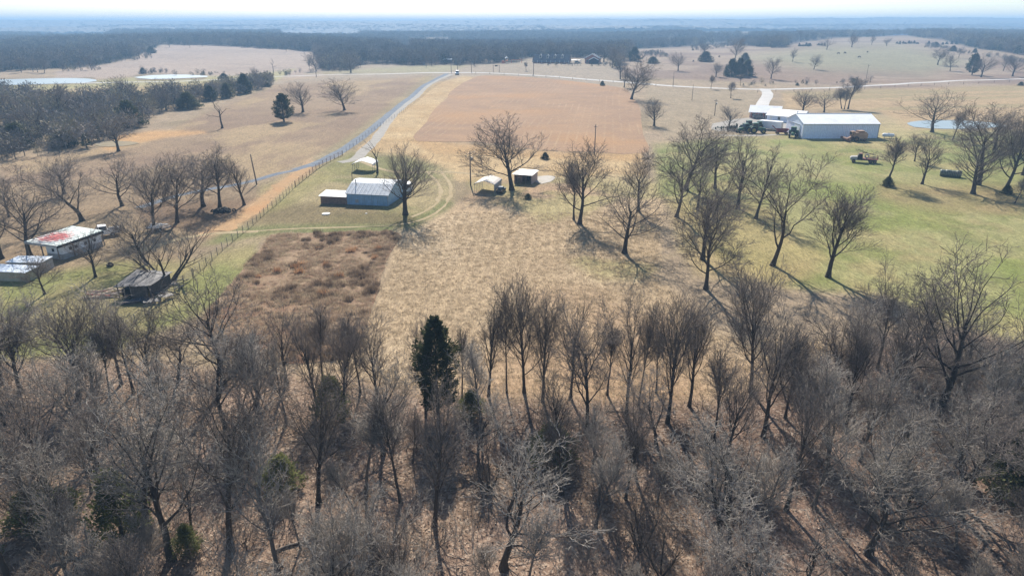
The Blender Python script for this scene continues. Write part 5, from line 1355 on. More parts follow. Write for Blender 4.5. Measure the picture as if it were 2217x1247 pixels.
for x in np.arange(.3, W, .9): m.tube([(x, -.36, h - .07), (x, D * .3, zr - .23)], .018, 4)
m.build('roof_rib', M['tin'], o)
F2 = frame3((695, 441), (752.5, 443), None, 0, 3.6); W2 = F2[2]; e = thing('lean_to_shed', F2, 'low brown shed with a pale roof at the left end of the metal barn', 'shed')
MB().prism([(0, -.4), (0, 1.75), (3.4, 2.15), (3.4, -.4)][::-1], 0, W2 - .06, axis='x').build('wall', M['brown_wall'], e)
MB().slab([(-.3, -.35, 1.74), (W2 - .08, -.35, 1.74), (W2 - .08, 3.6, 2.22), (-.3, 3.6, 2.22)], .07).build('roof', M['worn_roof'], e)
m = MB(); [m.box(x, x + .05, -.03, .0, 0, 1.7) for x in np.arange(.4, W2 - .3, .8)]; m.build('batten', M['brown_wall'], e)
# disc on the lawn
e = tag(MB().disc((0, 0, .08), .85, .2, 20, ax='z').build('well_cover', M['stone'], loc=gp(706, 464)), 'round pale concrete lid on the lawn before the metal barn', 'well cover')
tag(MB().disc((0, 0, .05), .22, .12, 12, ax='z').build('well_cover', M['stone'], loc=gp(793, 463)), 'tiny pale lid on the shaded lawn before the metal barn', 'well cover')
# ---------------------------------------------------------------- carports
def carport(loc, rz, W, D, eave, rise, label, wall_side=None, legs=4, roofm=None, name='carport'):
    e = empty(name, loc, rz, label, 'carport'); m = MB()
    prof = [(-.25, eave - .35), (-.12, eave - .02), (.45, eave + .25), (W / 2, eave + rise), (W - .45, eave + .25), (W + .12, eave - .02), (W + .25, eave - .35)]
    for (x0, z0), (x1, z1) in zip(prof[:-1], prof[1:]): m.slab([(x0, 0, z0), (x1, 0, z1), (x1, D, z1), (x0, D, z0)], .05)
    o = m.build('roof', roofm or M['white_roof'], e)
    m = MB()
    for y in np.linspace(.15, D - .15, legs): m.tube([(x, y, z - .06) for x, z in prof], .04, 4)
    m.build('roof_frame', M['steel'], e)
    for y in np.linspace(.15, D - .15, legs):
        for x in (-.05, W + .05): MB().tube([(x, y, -.2), (x, y, eave)], .05, 5).build('leg', M['steel'], e)
    if wall_side: MB().box(W + .06, W + .10, .1, D - .1, .55, eave - .1).build('side_panel', roofm or M['white_roof'], e)
    return e
M['carport_pale'] = plain('pale_dirty_carport_sheet', (.44, .40, .36), .6, .12, .8, dirt=(.30, .25, .20), dirt_amt=.6)
A = gp(764, 372); carport(A, R(-4), 5.2, 5.5, 2.0, .9, 'white arched carport left of the pruned tree', None, 4, M['worn_roof'])
A = gp(1028, 417.5); carport(A, R(-14), 4.5, 6.5, 2.1, .75, 'pale dirty arched carport beside the utility pole', True, 6, M['carport_pale'])
# pink shed
F = frame3((1113, 397), (1151, 399.5), (1167, 395), 0); e = thing('small_shed', F, 'small pink brick shed with an open dark front and whitish roof', 'shed'); W = F[2]; D = 4.6; h = 2.25
m = MB(); m.box(0, .18, 0, D, -.3, h); m.box(W - .18, W, 0, D, -.3, h); m.box(.18, W - .18, D - .18, D, -.3, h); m.box(.18, W * .38, 1.2, 1.35, -.3, h); m.build('wall', M['pink_block'], e)
MB().slab([(-.35, -.5, h + .02), (W + .3, -.5, h + .02), (W + .3, D + .3, h + .32), (-.35, D + .3, h + .32)], .09).build('roof', M['worn_roof'], e)
for x in (W * .38, W * .66): MB().box(x - .05, x + .05, -.1, 0, -.2, h).build('post', M['wood_grey'], e)
MB().box(.5, 1.3, .6, 1.1, 0, .9).build('shelf', M['wood_grey'], e)
MB().box(W * .42, W - .2, D - .3, D - .2, 0, h - .1).build('shade_panel', M['dark'], e)  # near-black sheet stands in for the shade inside the open front
# ---------------------------------------------------------------- red roofed open shed
h = 2.9; F = frame3((52, 522.5), (121, 529.5), (202, 494.5), h); W, D = F[2], F[3]; e = thing('open_shed', F, 'open fronted white shed whose pale roof is worn red in the middle', 'shed')
MB().slab([(0, 0, h - .05), (W, 0, h - .25), (W, D, h - .1), (0, D, h + .15)], .12).build('roof', M['red_tin'], e)
MB().box(-.05, W + .05, -.06, 0, h - .45, h - .12).build('fascia', M['grey_wall'], e); MB().box(W + .01, W + .07, 0, D, h - .62, h - .22).build('fascia', M['dark'], e)
m = MB(); m.box(W * .48, W - .35, .9, 1.0, .95, h - .62); m.build('white_panel', M['white_paint'], e)
MB().box(W * .48, W - .35, .88, 1.02, -.3, .94).build('base_wall', M['grey_wall'], e)
MB().box(W - .36, W - .26, 1.0, D - .4, .95, h - .75).build('white_panel', M['white_paint'], e)
MB().box(W - .38, W - .24, 1.02, D - .4, -.3, .94).build('base_wall', M['grey_wall'], e)
MB().box(.3, W - .4, D - .5, D - .4, -.3, h - .2).build('back_wall', M['grey_wall'], e)
for z_ in (.4, ): pass
for y_ in (.15, D * .33, D * .66, D - .2): MB().box(W - .2, W - .05, y_ - .07, y_ + .07, -.3, h - .3).build('post', M['wood_grey'], e)
for x_ in (.15, W * .48): MB().box(x_ - .07, x_ + .07, .1, .24, -.3, h - .1).build('post', M['wood_grey'], e)
for y_ in (D * .28, D * .4, D * .6, D * .8): MB().box(W - .27, W - .22, y_ - .25, y_ + .25, 1.3, 1.8).build('window', M['dark'], e)
MB().box(W * .66, W * .66 + .45, .84, .89, 1.3, 1.8).build('window', M['dark'], e)
def shed_box(fl, fr, H, D, label, wallm, roofm, name='trailer_box', cat='shed', ext=0):
    F = frame3(fl, fr, None, 0, D); e = thing(name, F, label, cat); W = F[2]
    MB().box(-ext, W, 0, D, -.15, H).build('wall', wallm, e); MB().slab([(-ext - .1, -.12, H + .03), (W + .1, -.12, H + .03), (W + .1, D + .12, H + .16), (-ext - .1, D + .12, H + .16)], .06).build('roof', roofm, e)
    m = MB(); [m.box(x, x + .05, -.03, 0, 0, H - .04) for x in np.arange(.3 - ext, W, 1.1)]; m.build('batten', wallm, e); return e, W
M['box_roof'] = plain('pale_blue_white_roof', (.55, .62, .70), .5, .2, .8, dirt=(.74, .75, .76), dirt_amt=.8)
shed_box((2, 608), (60, 610.5), 1.5, 2.6, 'low tan box shed with a pale blue top nearest the lower left edge', M['tan_wall'], M['box_roof'], ext=2)
shed_box((20, 590), (93, 591), 1.7, 2.6, 'grey box shed with a pale roof behind the tan one', M['grey_wall'], M['box_roof'])
# ---------------------------------------------------------------- old plank shed, lumber and tyres
h = 2.1; F = frame3((250, 615.5), (322, 617), (349, 588), h); W, D = F[2], F[3]; e = thing('plank_shed', F, 'old tumbledown plank shed with a streaked dark tin roof', 'shed')
MB().slab([(-.3, -.3, h - .35), (W * .55, -.2, h - .12), (W * .6, D + .2, h + .1), (-.2, D + .2, h + .2)], .06).slab([(W * .56, -.3, h - .16), (W + .3, -.1, h - .02), (W + .25, D + .3, h - .1), (W * .61, D + .1, h + .06)], .06).build('roof', M['old_tin'], e)
for i in range(int(D / .45)):
    MB().box(W - .08, W - .02, i * .45, i * .45 + .42, -.2, h - .12 - .1 * (i % 3 == 1)).build('plank', M['wood_dark'], e)
for i in range(int(W * .55 / .4)):
    MB().box(W * .42 + i * .4, W * .42 + i * .4 + .37, 0, .05, -.2, h - .1 - .25 * (i % 4 == 2)).build('plank', M['wood_dark'], e)
for i in range(int(W / .5)): MB().box(i * .5, i * .5 + .46, D - .06, D, -.2, h).build('plank', M['wood_dark'], e)
for x_ in (.05, W * .2, W * .4): MB().box(x_, x_ + .12, 0, .12, -.2, h).build('post', M['wood_grey'], e)
MB().box(.3, W * .4, .5, D - .5, -.1, 1.1).build('stored_boards', M['dark'], e)
rl = random.Random(8); c = gp(233, 640)
for i in range(34):
    L_ = rl.uniform(1.4, 3.6); x_ = c.x + rl.uniform(-1.6, 1.4); y_ = c.y + rl.uniform(-1.0, 1.6); rz = rl.gauss(.06, .3); z_ = .06 + .55 * (i / 34) * rl.uniform(.5, 1)
    mt = [M['wood_pale'], M['wood_grey'], M['wood_red'], M['wood_grey'], M['wood_pale']][i % 5]
    o = MB().box(-L_ / 2, L_ / 2, -.09, .09, -.03, .04).build('board', mt, None); o.location = (x_, y_, c.z + z_); o.rotation_euler = (rl.gauss(0, .12), rl.gauss(0, .10), rz)
    tag(o, {0: 'pale loose board', 1: 'grey loose board', 2: 'reddish loose board', 3: 'grey loose board', 4: 'pale loose board'}[i % 5] + ' in the heap left of the old plank shed', 'board', 'loose boards heaped by the plank shed')
for i in range(26):
    L_ = rl.uniform(.8, 2.6); q_ = gp(*[(300, 650), (350, 640), (375, 622), (330, 655), (392, 612)][i % 5]); o = MB().box(-L_ / 2, L_ / 2, -.1, .1, -.03, .04).build('board', [M['dark'], M['wood_grey'], M['old_tin']][i % 3], None)
    o.location = (q_.x + rl.gauss(0, .7), q_.y + rl.gauss(0, .6), q_.z + rl.uniform(.05, .45)); o.rotation_euler = (rl.gauss(0, .3), rl.gauss(0, .25), rl.uniform(0, 3.1)); tag(o, 'dark broken board in the junk at the front and right of the plank shed', 'board', 'broken boards strewn round the plank shed')
c = gp(312, 655)
for i, (dx, dy, a, w_, l_) in enumerate([(-1.5, -.1, .2, 1.1, 2.6), (.2, .3, -.3, 1.0, 2.4), (1.4, -.4, .5, .9, 2.2), (2.6, 1.2, 1.1, .9, 2.0)]):
    o = MB().slab([(-l_/2, -w_/2, 0), (l_/2, -w_/2, .05), (l_/2, w_/2, .12), (-l_/2, w_/2, .02)], .03).build('tin_sheet', M['old_tin'], None); o.location = (c.x + dx, c.y + dy, c.z + .25 + .1 * i); o.rotation_euler = (.12, .1 * (i - 1), a)
    tag(o, ['grey tin sheet fallen at the front left foot of the plank shed', 'grey tin sheet fallen before the middle of the plank shed', 'bent tin sheet fallen before the right part of the plank shed', 'small tin sheet lying right of the plank shed'][i], 'tin sheet')
tyre = MB().wheel((0, 0, 0), .42, .24, 14, ax='y').mesh('tyre', M['rubber'], True)
c = gp(484, 458); rt = random.Random(3)
for i in range(46):
    r_ = rt.gauss(0, 1); x_ = c.x + rt.gauss(0, 1.05); y_ = c.y + rt.gauss(0, .8); d_ = math.hypot((x_ - c.x) / 1.6, (y_ - c.y) / 1.2)
    o = link('tyre', tyre, None, (x_, y_, c.z + .15 + max(0, .75 * (1 - d_)) * rt.uniform(.3, 1))); o.rotation_euler = (PI / 2 + rt.gauss(0, .4), rt.gauss(0, .4), rt.uniform(0, 3))
    tag(o, 'old black tyre in the dark heap under the left trees', 'tyre', 'old tyres in the heap')
o = link('tyre', tyre, None, gp(237, 577) + Vector((0, 0, .2))); o.rotation_euler = (PI / 2, .2, 0); tag(o, 'single dark tyre lying on the grass behind the plank shed', 'tyre')
o = link('tyre', tyre, None, gp(241, 576) + Vector((0, 0, .3))); o.rotation_euler = (.5, .2, 0); tag(o, 'dark tyre propped against another on the grass behind the plank shed', 'tyre')
# flat trailer with boards under the barnyard trees
e = empty('flat_trailer', gp(345, 499), R(8), 'old flat trailer stacked with pale boards under the barnyard trees', 'trailer')
MB().box(-2.0, 2.0, -.95, .95, .55, .7).build('deck', M['wood_grey'], e); MB().box(2.0, 3.1, -.06, .06, .5, .62).build('drawbar', M['rust'], e)
for x in (-.7, .5):
    for s in (-1, 1): wheel(e, x, s * .95, .33, .2, M['steel'])
m = MB(); m.box(-1.9, .4, -.9, -.82, .7, 1.15); m.box(-1.9, .4, .82, .9, .7, 1.15); m.build('side_board', M['white_paint'], e)
for i in range(5):
    o = MB().box(-.9, .9, -.12, .12, -.03, .03).build('board', M['wood_pale'] if i % 2 else M['white_paint'], None); p_ = gp(345, 499); o.location = p_ + Vector((.3 * i - .6, -.5 + .25 * i, .80 + .06 * i)); o.rotation_euler = (0, .05, .1 * i); tag(o, 'pale board lying on the old flat trailer', 'board', 'boards on the flat trailer')

# ---------------------------------------------------------------- distant homes
F = frame3((1154, 137.5), (1232, 138.5), None, 0, 12); W = F[2]; e = thing('ranch_house', F, 'long low brick house with four dormers beyond the road', 'house')
walls(MB(), W, 12, 3.0, 6.2).build('wall', M['brick'], e); rf = gable_roof(MB(), 0, W, 0, 12, 3.0, 7.4, 'x', 2.0, .25, .5).build('roof', M['dark_roof'], e)
for k in range(4):
    x = W * (.2 + .2 * k); d = MB().prism([(x - 1.1, 4.2), (x + 1.1, 4.2), (x + 1.1, 6.6), (x, 7.9), (x - 1.1, 6.6)], .9, 5, axis='y').build('dormer', M['grey_wall'], e)
    MB().box(x - .45, x + .45, .84, .9, 5.0, 6.5).build('window', M['glass'], d)
for i in range(9): MB().box(i * (W - .2) / 8, i * (W - .2) / 8 + .25, -1.9, -1.65, -.2, 2.6).build('porch_post', M['white_paint'], e)
windows(e, [(W * (.08 + .105 * i), .9, 1.6, 1.6, 'y', 0, -1) for i in range(9)])
F = frame3((1266, 136), (1297, 136.5), None, 0, 12); W = F[2]; e = thing('brick_house', F, 'dark brick house with bright white gable trim left of the bare tree clump', 'house')
walls(MB(), W, 12, 4.2, 7.6, 'y').build('wall', M['brick'], e); gable_roof(MB(), 0, W, 0, 12, 4.3, 7.9, 'y', .8, .3, .5).build('roof', M['dark_roof'], e)
def rake(m, x0, xm, x1, ze, zr, y): m.slab([(x0, y - .2, ze), (xm, y - .2, zr), (xm, y, zr), (x0, y, ze)], .7); m.slab([(xm, y - .2, zr), (x1, y - .2, ze), (x1, y, ze), (xm, y, zr)], .7)
m = MB(); rake(m, -.8, W / 2, W + .8, 4.4, 8.2, -.55); m.build('gable_trim', M['white_paint'], e)
walls(MB(), W * .62, 5, 3.2, 5.0, 'y', W * .36, -5).build('porch', M['dark'], e); m = MB(); rake(m, W * .34, W * .67, W + .2, 3.4, 5.5, -5.1); m.build('porch_trim', M['white_paint'], e)
windows(e, [(W * .17, 1.0, 1.6, 1.8, 'y', 0, -1)])
carport(gp(1237, 138), R(0), 8.5, 6, 2.6, .5, 'pale flat carport between the two distant brick houses')
e = empty('cattle_trailer', gp(969, 137.5), R(4), 'long dark cattle trailer with a white top beyond the road', 'trailer')
k = mpp(gp(969, 137.5)); L_ = 20 * k
MB().box(-L_ / 2, L_ / 2, -1.5, 1.5, .6, 3.2).build('body', M['dark_roof'], e); MB().prism([(-1.6, 3.2), (1.6, 3.2), (0, 4.1)], -L_ / 2 - .2, L_ / 2 + .2, axis='x').build('roof', M['white_roof'], e)
for x in (-2, 2.2):
    for s in (-1, 1): wheel(e, x, s * 1.3, .5, .3, M['steel'])
# playground
e = empty('playground', gp(1104, 137.5), R(10), 'orange and yellow playground set in front of the round tan tree', 'playground'); s_ = 1.0
m = MB(); [m.box(x - .12, x + .12, y - .12, y + .12, 0, 4.2) for x in (-4, -1.8) for y in (-1, 1)]; m.build('tower_post', M['yellow'], e)
MB().prism([(-4.4, 4.2), (-1.4, 4.2), (-2.9, 5.8)], -1.3, 1.3).build('tower_roof', M['white_paint'], e); MB().box(-4.1, -1.7, -1.1, 1.1, 1.8, 2.6).build('platform', M['orange'], e)
MB().slab([(-1.7, -.5, 2.4), (1.6, -.5, .5), (1.6, .5, .5), (-1.7, .5, 2.4)], .2).build('slide', M['yellow'], e)
m = MB(); m.tube([(1.2, 0, 3.0), (11, 0, 3.0)], .16, 6); [m.tube([(x, y, 0), (x, 0, 3.0)], .12, 6) for x in (1.4, 10.8) for y in (-1.2, 1.2)]; m.build('swing_frame', M['orange'], e)
for x in (3.5, 6, 8.5): MB().box(x - .4, x + .4, -.2, .2, .6, .7).tube([(x - .3, 0, .7), (x - .3, 0, 3)], .04, 4).tube([(x + .3, 0, .7), (x + .3, 0, 3)], .04, 4).build('swing', M['dark'], e)
MB().prism([(-7.5, 0), (-4.8, 0), (-4.8, 2), (-7.5, 2.4)], -1, 1).build('playhouse', M['orange'], e)
# ranch gateway
e = empty('gateway', gp(1068, 157), R(0), 'tall two post ranch gateway with a dark plate on its beam', 'gateway'); k = mpp(gp(1068, 157)); w_ = 13 * k; h_ = up_at(gp(1068, 157), 141.5)
for x in (0, w_): MB().tube([(x, 0, -.2), (x, 0, h_)], .16, 7).build('post', M['pole_wood'], e)
MB().tube([(-.3, 0, h_ - .1), (w_ + .3, 0, h_ - .1)], .13, 6).build('beam', M['pole_wood'], e); MB().box(w_ * .3, w_ * .72, -.05, .05, h_ - 1.0, h_ - .25).build('plate', M['dark'], e)
# pale far farmhouse on the ridge
F = frame3((198, 72), (219, 72), None, 0, 14); e = thing('farm_building', F, 'pale far off farm building on the left ridge', 'building'); W = F[2]
walls(MB(), W, 14, 5, 9).build('wall', M['white_paint'], e); gable_roof(MB(), 0, W, 0, 14, 5, 9.2, 'x', .8, .3, .5).build('roof', M['white_roof'], e)
F = frame3((1840, 70), (1853, 70), None, 0, 12); e = thing('farm_building', F, 'pale far off farm building at the right among blue woods', 'building'); W = F[2]
walls(MB(), W, 12, 4, 7).build('wall', M['white_paint'], e); gable_roof(MB(), 0, W, 0, 12, 4, 7.2, 'x', .8, .3, .5).build('roof', M['white_roof'], e)

# ---------------------------------------------------------------- poles
def pole(b, top, label, arm=0, tr=False, tilt=0, r=.15, light=False, H=None):
    p = gp(*b); H = H or up_at(p, top); e = empty('utility_pole', p, R(10), label, 'utility pole')
    if tilt: e.rotation_euler.y = R(tilt)
    MB().tube([(0, 0, -.3), (0, 0, H)], [r * 1.15, r * .75], 8).build('shaft', M['pole_wood'], e, smooth=True)
    if arm:
        a = MB().box(-arm / 2, arm / 2, -.06, .06, H - .75, H - .6).build('crossarm', M['pole_wood'], e)
        for x in (-arm * .45, 0, arm * .45): MB().tube([(x, 0, H - .6), (x, 0, H - .42)], .05, 6).build('insulator', M['white_paint'], a)
    if tr: MB().tube([(.38, -.05, H - 2.3), (.38, -.05, H - 1.5)], .22, 10).build('transformer', M['steel'], e, smooth=True)
    if light: MB().tube([(0, 0, H - .3), (.7, -.3, H - .1), (1.1, -.5, H - .2)], [.03, .03, .1], 6).build('lamp_arm', M['steel'], e)
    return e
pole((1019, 402), 327, 'tall utility pole with a grey transformer left of the pale carport', .8, True, light=True)
pole((1287, 336), 270, 'utility pole at the lower right edge of the brown crop field', .8)
pole((556, 400), 334, 'leaning bare pole right of the tyre heap trees', tilt=-4)
pole((765, 418), 372, 'short thin pole standing behind the left corner of the metal barn', r=.09)
pole((1547, 251), 215, 'utility pole with a crossarm on the lawn left of the brick house', 1.8, True)
pole((1498, 218), 183, 'thin pole on the lawn below the country road', r=.12)
pole((1457, 188), 157, 'pole on the far side of the road below the big hillside tree', r=.16)
pole((1873, 184), 140, 'thin roadside pole on the right hillside pasture', 1.2, r=.14)
pole((1155, 165), 122, 'tall roadside pole in front of the long low brick house', 1.2, r=.2)
pole((977, 158), 131, 'left roadside pole just above the parked white van', r=.2)
pole((991, 154), 132, 'second roadside pole behind the white van', r=.2)
pole((1021, 158), 137, 'short roadside pole right of the white van', r=.18)
pole((685, 168), 148, 'roadside pole beside the lone round tree left of the road bend', r=.2)
pole((1018 + 47, 400), 380, 'stub post beside the pale carport', r=.06) if False else None
# ---------------------------------------------------------------- fences
def fence(name, pix, gap, hgt_, label, postm, railm, rails=3, pr=.06, rr=.03, wide=False):
    Pq = resample([gp(*q) for q in pix], gap); Zq = hgt(Pq[:, 0], Pq[:, 1]); o0 = Vector((Pq[0, 0], Pq[0, 1], Zq[0])); e = empty(name, o0, 0, label, 'fence')
    pm = MB().tube([(0, 0, -.2), (0, 0, hgt_ + .1)], pr, 6).mesh('post', postm)
    for (x_, y_), z_ in zip(Pq, Zq): link('post', pm, e, (x_ - o0.x, y_ - o0.y, z_ - o0.z))
    for k in range(rails):
        zz = hgt_ * (k + .8) / rails
        MB().tube([(x_ - o0.x, y_ - o0.y, z_ - o0.z + zz) for (x_, y_), z_ in zip(Pq, Zq)], rr, 4).build('rail' if rr > .02 else 'wire', railm, e)
    return e
fence('wire_fence', [(978, 168), (935, 193), (880, 238), (830, 270), (790, 298), (742, 336)], 5, 1.3, 'long wire fence beside the gravel lane climbing to the road', M['pole_wood'], M['fence_dark'], 3, .05, .008)
fence('pipe_fence', [(741, 337), (700, 358), (660, 388), (640, 404)], 3, 1.35, 'rusty orange pipe fence beside the clay track', M['rust'], M['rust'], 4, .06, .035)
fence('wire_fence', [(639, 405), (605, 438), (575, 462), (548, 488), (520, 510), (490, 535), (455, 568), (420, 600)], 2.6, 1.35, 'near grey fence running down past the weedy plot', M['fence_dark'], M['fence_dark'], 4, .05, .015)
fence('pipe_fence', [(418, 602), (380, 630), (330, 670), (290, 706), (250, 745)], 2.6, 1.35, 'pale pipe fence passing the old plank shed into the wood edge', M['fence_dark'], M['fence_dark'], 5, .05, .022)
fence('wire_fence', [(1030, 160), (1150, 166), (1280, 176), (1420, 187)], 12, 1.3, 'low wire fence along the far road above the crop field', M['pole_wood'], M['steel'], 2, .12, .02)
fence('wire_fence', [(1640, 201), (1760, 197), (1900, 192), (2040, 184), (2217, 178)], 12, 1.3, 'wire fence along the right stretch of the country road', M['pole_wood'], M['steel'], 2, .1, .02)
# ---------------------------------------------------------------- cows
import bmesh
def cow_mesh():
    b = bpy.data.meshes.new('cow'); vs_ = [(-.9, 0, 1.2), (-.3, 0, 1.15), (.4, 0, 1.15), (.8, 0, 1.25), (1.15, 0, 1.0), (1.45, 0, .55), (1.6, 0, .35)]; rd = [.28, .40, .40, .30, .2, .16, .09]
    es = [(i, i + 1) for i in range(6)]
    for x, r0, src in ((-.8, .13, 0), (.6, .12, 3)):
        for s in (-1, 1):
            k = len(vs_); vs_ += [(x, s * .25, .85), (x - .06, s * .26, .5), (x, s * .26, .02)]; rd += [r0 * 1.3, r0 * .7, r0 * .6]; es += [(src, k), (k, k + 1), (k + 1, k + 2)]
    k = len(vs_); vs_ += [(-1.15, 0, 1.15), (-1.2, 0, .6)]; rd += [.05, .03]; es += [(0, k), (k, k + 1)]
    b.from_pydata(vs_, es, []); o = bpy.data.objects.new('cow_tmp', b); col.objects.link(o); md = o.modifiers.new('s', 'SKIN'); b.skin_vertices[0].data[1].use_root = True
    for q, r in zip(b.skin_vertices[0].data, rd): q.radius = (r, r)
    o.modifiers.new('d', 'SUBSURF').levels = 1
    dg = bpy.context.evaluated_depsgraph_get(); me = bpy.data.meshes.new_from_object(o.evaluated_get(dg)); bpy.data.objects.remove(o); me.materials.clear(); me.materials.append(M['cow']); me.name = 'cow'; return me
cm = cow_mesh()
for (x, y), rz, lab in [((1860, 126), 175, 'largest black cow grazing on the green hillside patch'), ((1878, 115), 80, 'black cow standing above and right of the largest one'), ((1829, 117), 10, 'small black cow grazing above and left of the largest one'),
                  ((1815, 118), 190, 'small black cow left of the other grazing ones'), ((1501, 135), 60, 'lone black cow on the hillside far left of the herd'), ((1557, 125), 100, 'black cow above the dark cedar clump')]:
    tag(link('cow', cm, None, gp(x, y), R(rz)), lab, 'cow', 'cows grazing on the hillside').scale = (1.15,) * 3
# ---------------------------------------------------------------- logs, heaps
def log(b, L_, r_, rz, label, mat=None, dz=0, name='fallen_log', tilt=0):
    o = MB().tube([(-L_/2, 0, r_), (-L_/6, .12, r_ * 1.05), (L_/5, -.08, r_), (L_/2, .1, r_ * 1.1)], [r_, r_ * .95, r_ * .8, r_ * .55], 8).build(name, mat or M['bark_pale'], None, True, gp(*b) + Vector((0, 0, dz)), rz); o.rotation_euler.y = tilt
    return tag(o, label, 'log')
log((1990, 905), 6.5, .24, R(-35), 'pale fallen log beside the foot of the biggest oak'); log((2060, 935), 5, .2, R(20), 'pale fallen trunk propped right of the biggest oak', dz=.4, tilt=.12)
log((1900, 880), 7, .22, R(-12), 'dark fallen trunk in the brush left of the biggest oak', M['bark']); log((640, 1180), 3.2, .10, R(30), 'short log on the leaf litter right of the thick black trunk')
log((300, 1090), 5.5, .13, R(48), 'thin fallen stem between the left olive evergreens', M['bark']); log((1350, 893), 3.6, .05, R(-4), 'long thin pole lying near the dark brush heap', M['bark'])
log((175, 1220), 4, .16, R(60), 'pale broken log at the lower left of the wood', dz=.3, tilt=.4)
# ------------------------------------------------------------------ undergrowth, weeds, litter, far woods
rs = np.random.RandomState(11)
def pts_in(n, x0, x1, y0, y1, test):
    x = rs.uniform(x0, x1, n); y = rs.uniform(y0, y1, n); u, v = proj(x, y, hgt(x, y)); k = test(x, y, u, v); return x[k], y[k]
def zadd(x, y, dz=0): return np.stack([x, y, hgt(x, y) + dz], 1)
dens = lambda x, y: fbm(x / 7 + 31, y / 7)
x, y = pts_in(2000, -75, 75, 22, 68, lambda x, y, u, v: (inpoly(u, v, WOOD) > 6) & (dens(x, y) > .44))
scatter('undergrowth', BRUSH, zadd(x, y), rs.uniform(.25, 1.0, len(x)), rs.rand(len(x)) * 6.28, rs.randint(0, 4, len(x)), 'grey tangle of bare brush filling the floor of the wood', 'undergrowth')
x, y = pts_in(900, 14, 70, 44, 74, lambda x, y, u, v: (inpoly(u, v, [(1640, 760), (1960, 660), (2230, 720), (2230, 1000), (1900, 960), (1680, 860)]) > 0))
scatter('brush_tangle', BRUSH, zadd(x, y), rs.uniform(.5, 1.3, len(x)), rs.rand(len(x)) * 6.28, rs.randint(0, 4, len(x)), 'dense mauve brush tangle along the right edge of the wood', 'undergrowth')

x, y = pts_in(420, -66, 70, 26, 70, lambda x, y, u, v: inpoly(u, v, WOOD) > 10); n = len(x)
rr_ = np.stack([R(82) + rs.randn(n) * .12, rs.randn(n) * .15, rs.rand(n) * 6.28], 1)
scatter('fallen_branches', BRUSH, zadd(x, y, .12), rs.uniform(.5, 1.3, n), rr_, rs.randint(0, 4, n), 'dead branches lying on the leaf covered wood floor', 'branches')
def tuft(name, seed, n, h, spread, mat, w=.03):
    r = np.random.RandomState(seed); a = r.rand(n) * 6.28; b = np.stack([r.randn(n) * spread, r.randn(n) * spread, np.zeros(n)], 1)
    d = np.stack([np.cos(a) * .6 * r.rand(n), np.sin(a) * .6 * r.rand(n), np.ones(n)], 1); hh = h * r.uniform(.5, 1.1, n)
    s = np.stack([-np.sin(a), np.cos(a), 0 * a], 1) * w
    tip = b + d * hh[:, None]; v = np.stack([b - s, b + s, tip], 1).reshape(-1, 3); return npmesh(name, v, np.arange(3 * n).reshape(-1, 3), mat)
TW = [tuft('dead_tuft_%d' % i, i, 40, .5, .28, M['deadweed'], .03) for i in range(2)] + [tuft('straw_tuft_%d' % i, 7 + i, 36, .42, .3, M['deadgrass'], .03) for i in range(2)]
wp = [tuple(p) for p in WEEDP]
xs_, ys_ = np.array(wp).T
x = rs.uniform(xs_.min(), xs_.max(), 11000); y = rs.uniform(ys_.min(), ys_.max(), 11000); k = (inpoly(x, y, wp) > .2) & (rs.rand(11000) < sst(.3, .6, fbm(x / 2.5, y / 2.5))); x, y = x[k], y[k]
scatter('weeds', TW, zadd(x, y, .03), rs.uniform(.5, 1.25, len(x)) * (.35 + 1.1 * fbm(x / 5 + 8, y / 5)), rs.rand(len(x)) * 6.28, rs.randint(0, 4, len(x)), 'dead brown weeds matted over the unmown plot', 'weeds')
DW = [tuft('dark_clump_%d' % i, 60 + i, 130, .75, .34, M['darkweed'], .03) for i in range(2)]
x = rs.uniform(xs_.min(), xs_.max(), 900); y = rs.uniform(ys_.min(), ys_.max(), 900); k = (inpoly(x, y, wp) > .4) & (fbm(x / 6 + 50, y / 6) > .50); x, y = x[k], y[k]
scatter('weed_clumps', DW, zadd(x, y, .02), rs.uniform(.5, 1.3, len(x)), rs.rand(len(x)) * 6.28, rs.randint(0, 2, len(x)), 'darker standing weed clumps over the unmown plot', 'weeds')
RT = [tuft('rust_tuft', 9, 90, .8, .28, M['rustweed'], .04)]
sp = [(690, 540), (705, 575), (640, 580), (735, 600), (760, 545), (600, 590), (812, 560), (655, 575), (820, 540), (770, 540), (700, 640), (560, 600), (648, 592)]
q = [gp(*p_) for p_ in sp]
scatter('rust_weeds', RT, np.array([(p_.x, p_.y, p_.z) for p_ in q]), rs.uniform(.7, 1.5, len(q)), rs.rand(len(q)) * 6.28, np.zeros(len(q), int), 'tall rust coloured weed clumps in the unmown plot', 'weeds')
# straw tufts over the near field and short grass clumps over the pasture, so the ground has relief
ST_ = [tuft('stubble_%d' % i, 20 + i, 16, .16, .18, M['deadgrass'], .022) for i in range(2)]
x, y = pts_in(75000, -60, 130, 58, 135, lambda x, y, u, v: (inpoly(u, v, FF) > 8) & (inpoly(u, v, WOOD) < 5) & (inpoly(u, v, [(585, 508), (862, 502), (805, 665), (640, 720), (470, 650)]) < 0) & (rs.rand(len(x)) < (.62 + 0 * x) * (.8 + .4 * fbm(x / 5, y / 5))) & (u > -50) & (u < 2270))
scatter('stubble', ST_, zadd(x, y), rs.uniform(.7, 1.6, len(x)), rs.rand(len(x)) * 6.28, rs.randint(0, 2, len(x)), 'short straw stubble on the mown field', 'grass')
print('stubble', len(x))
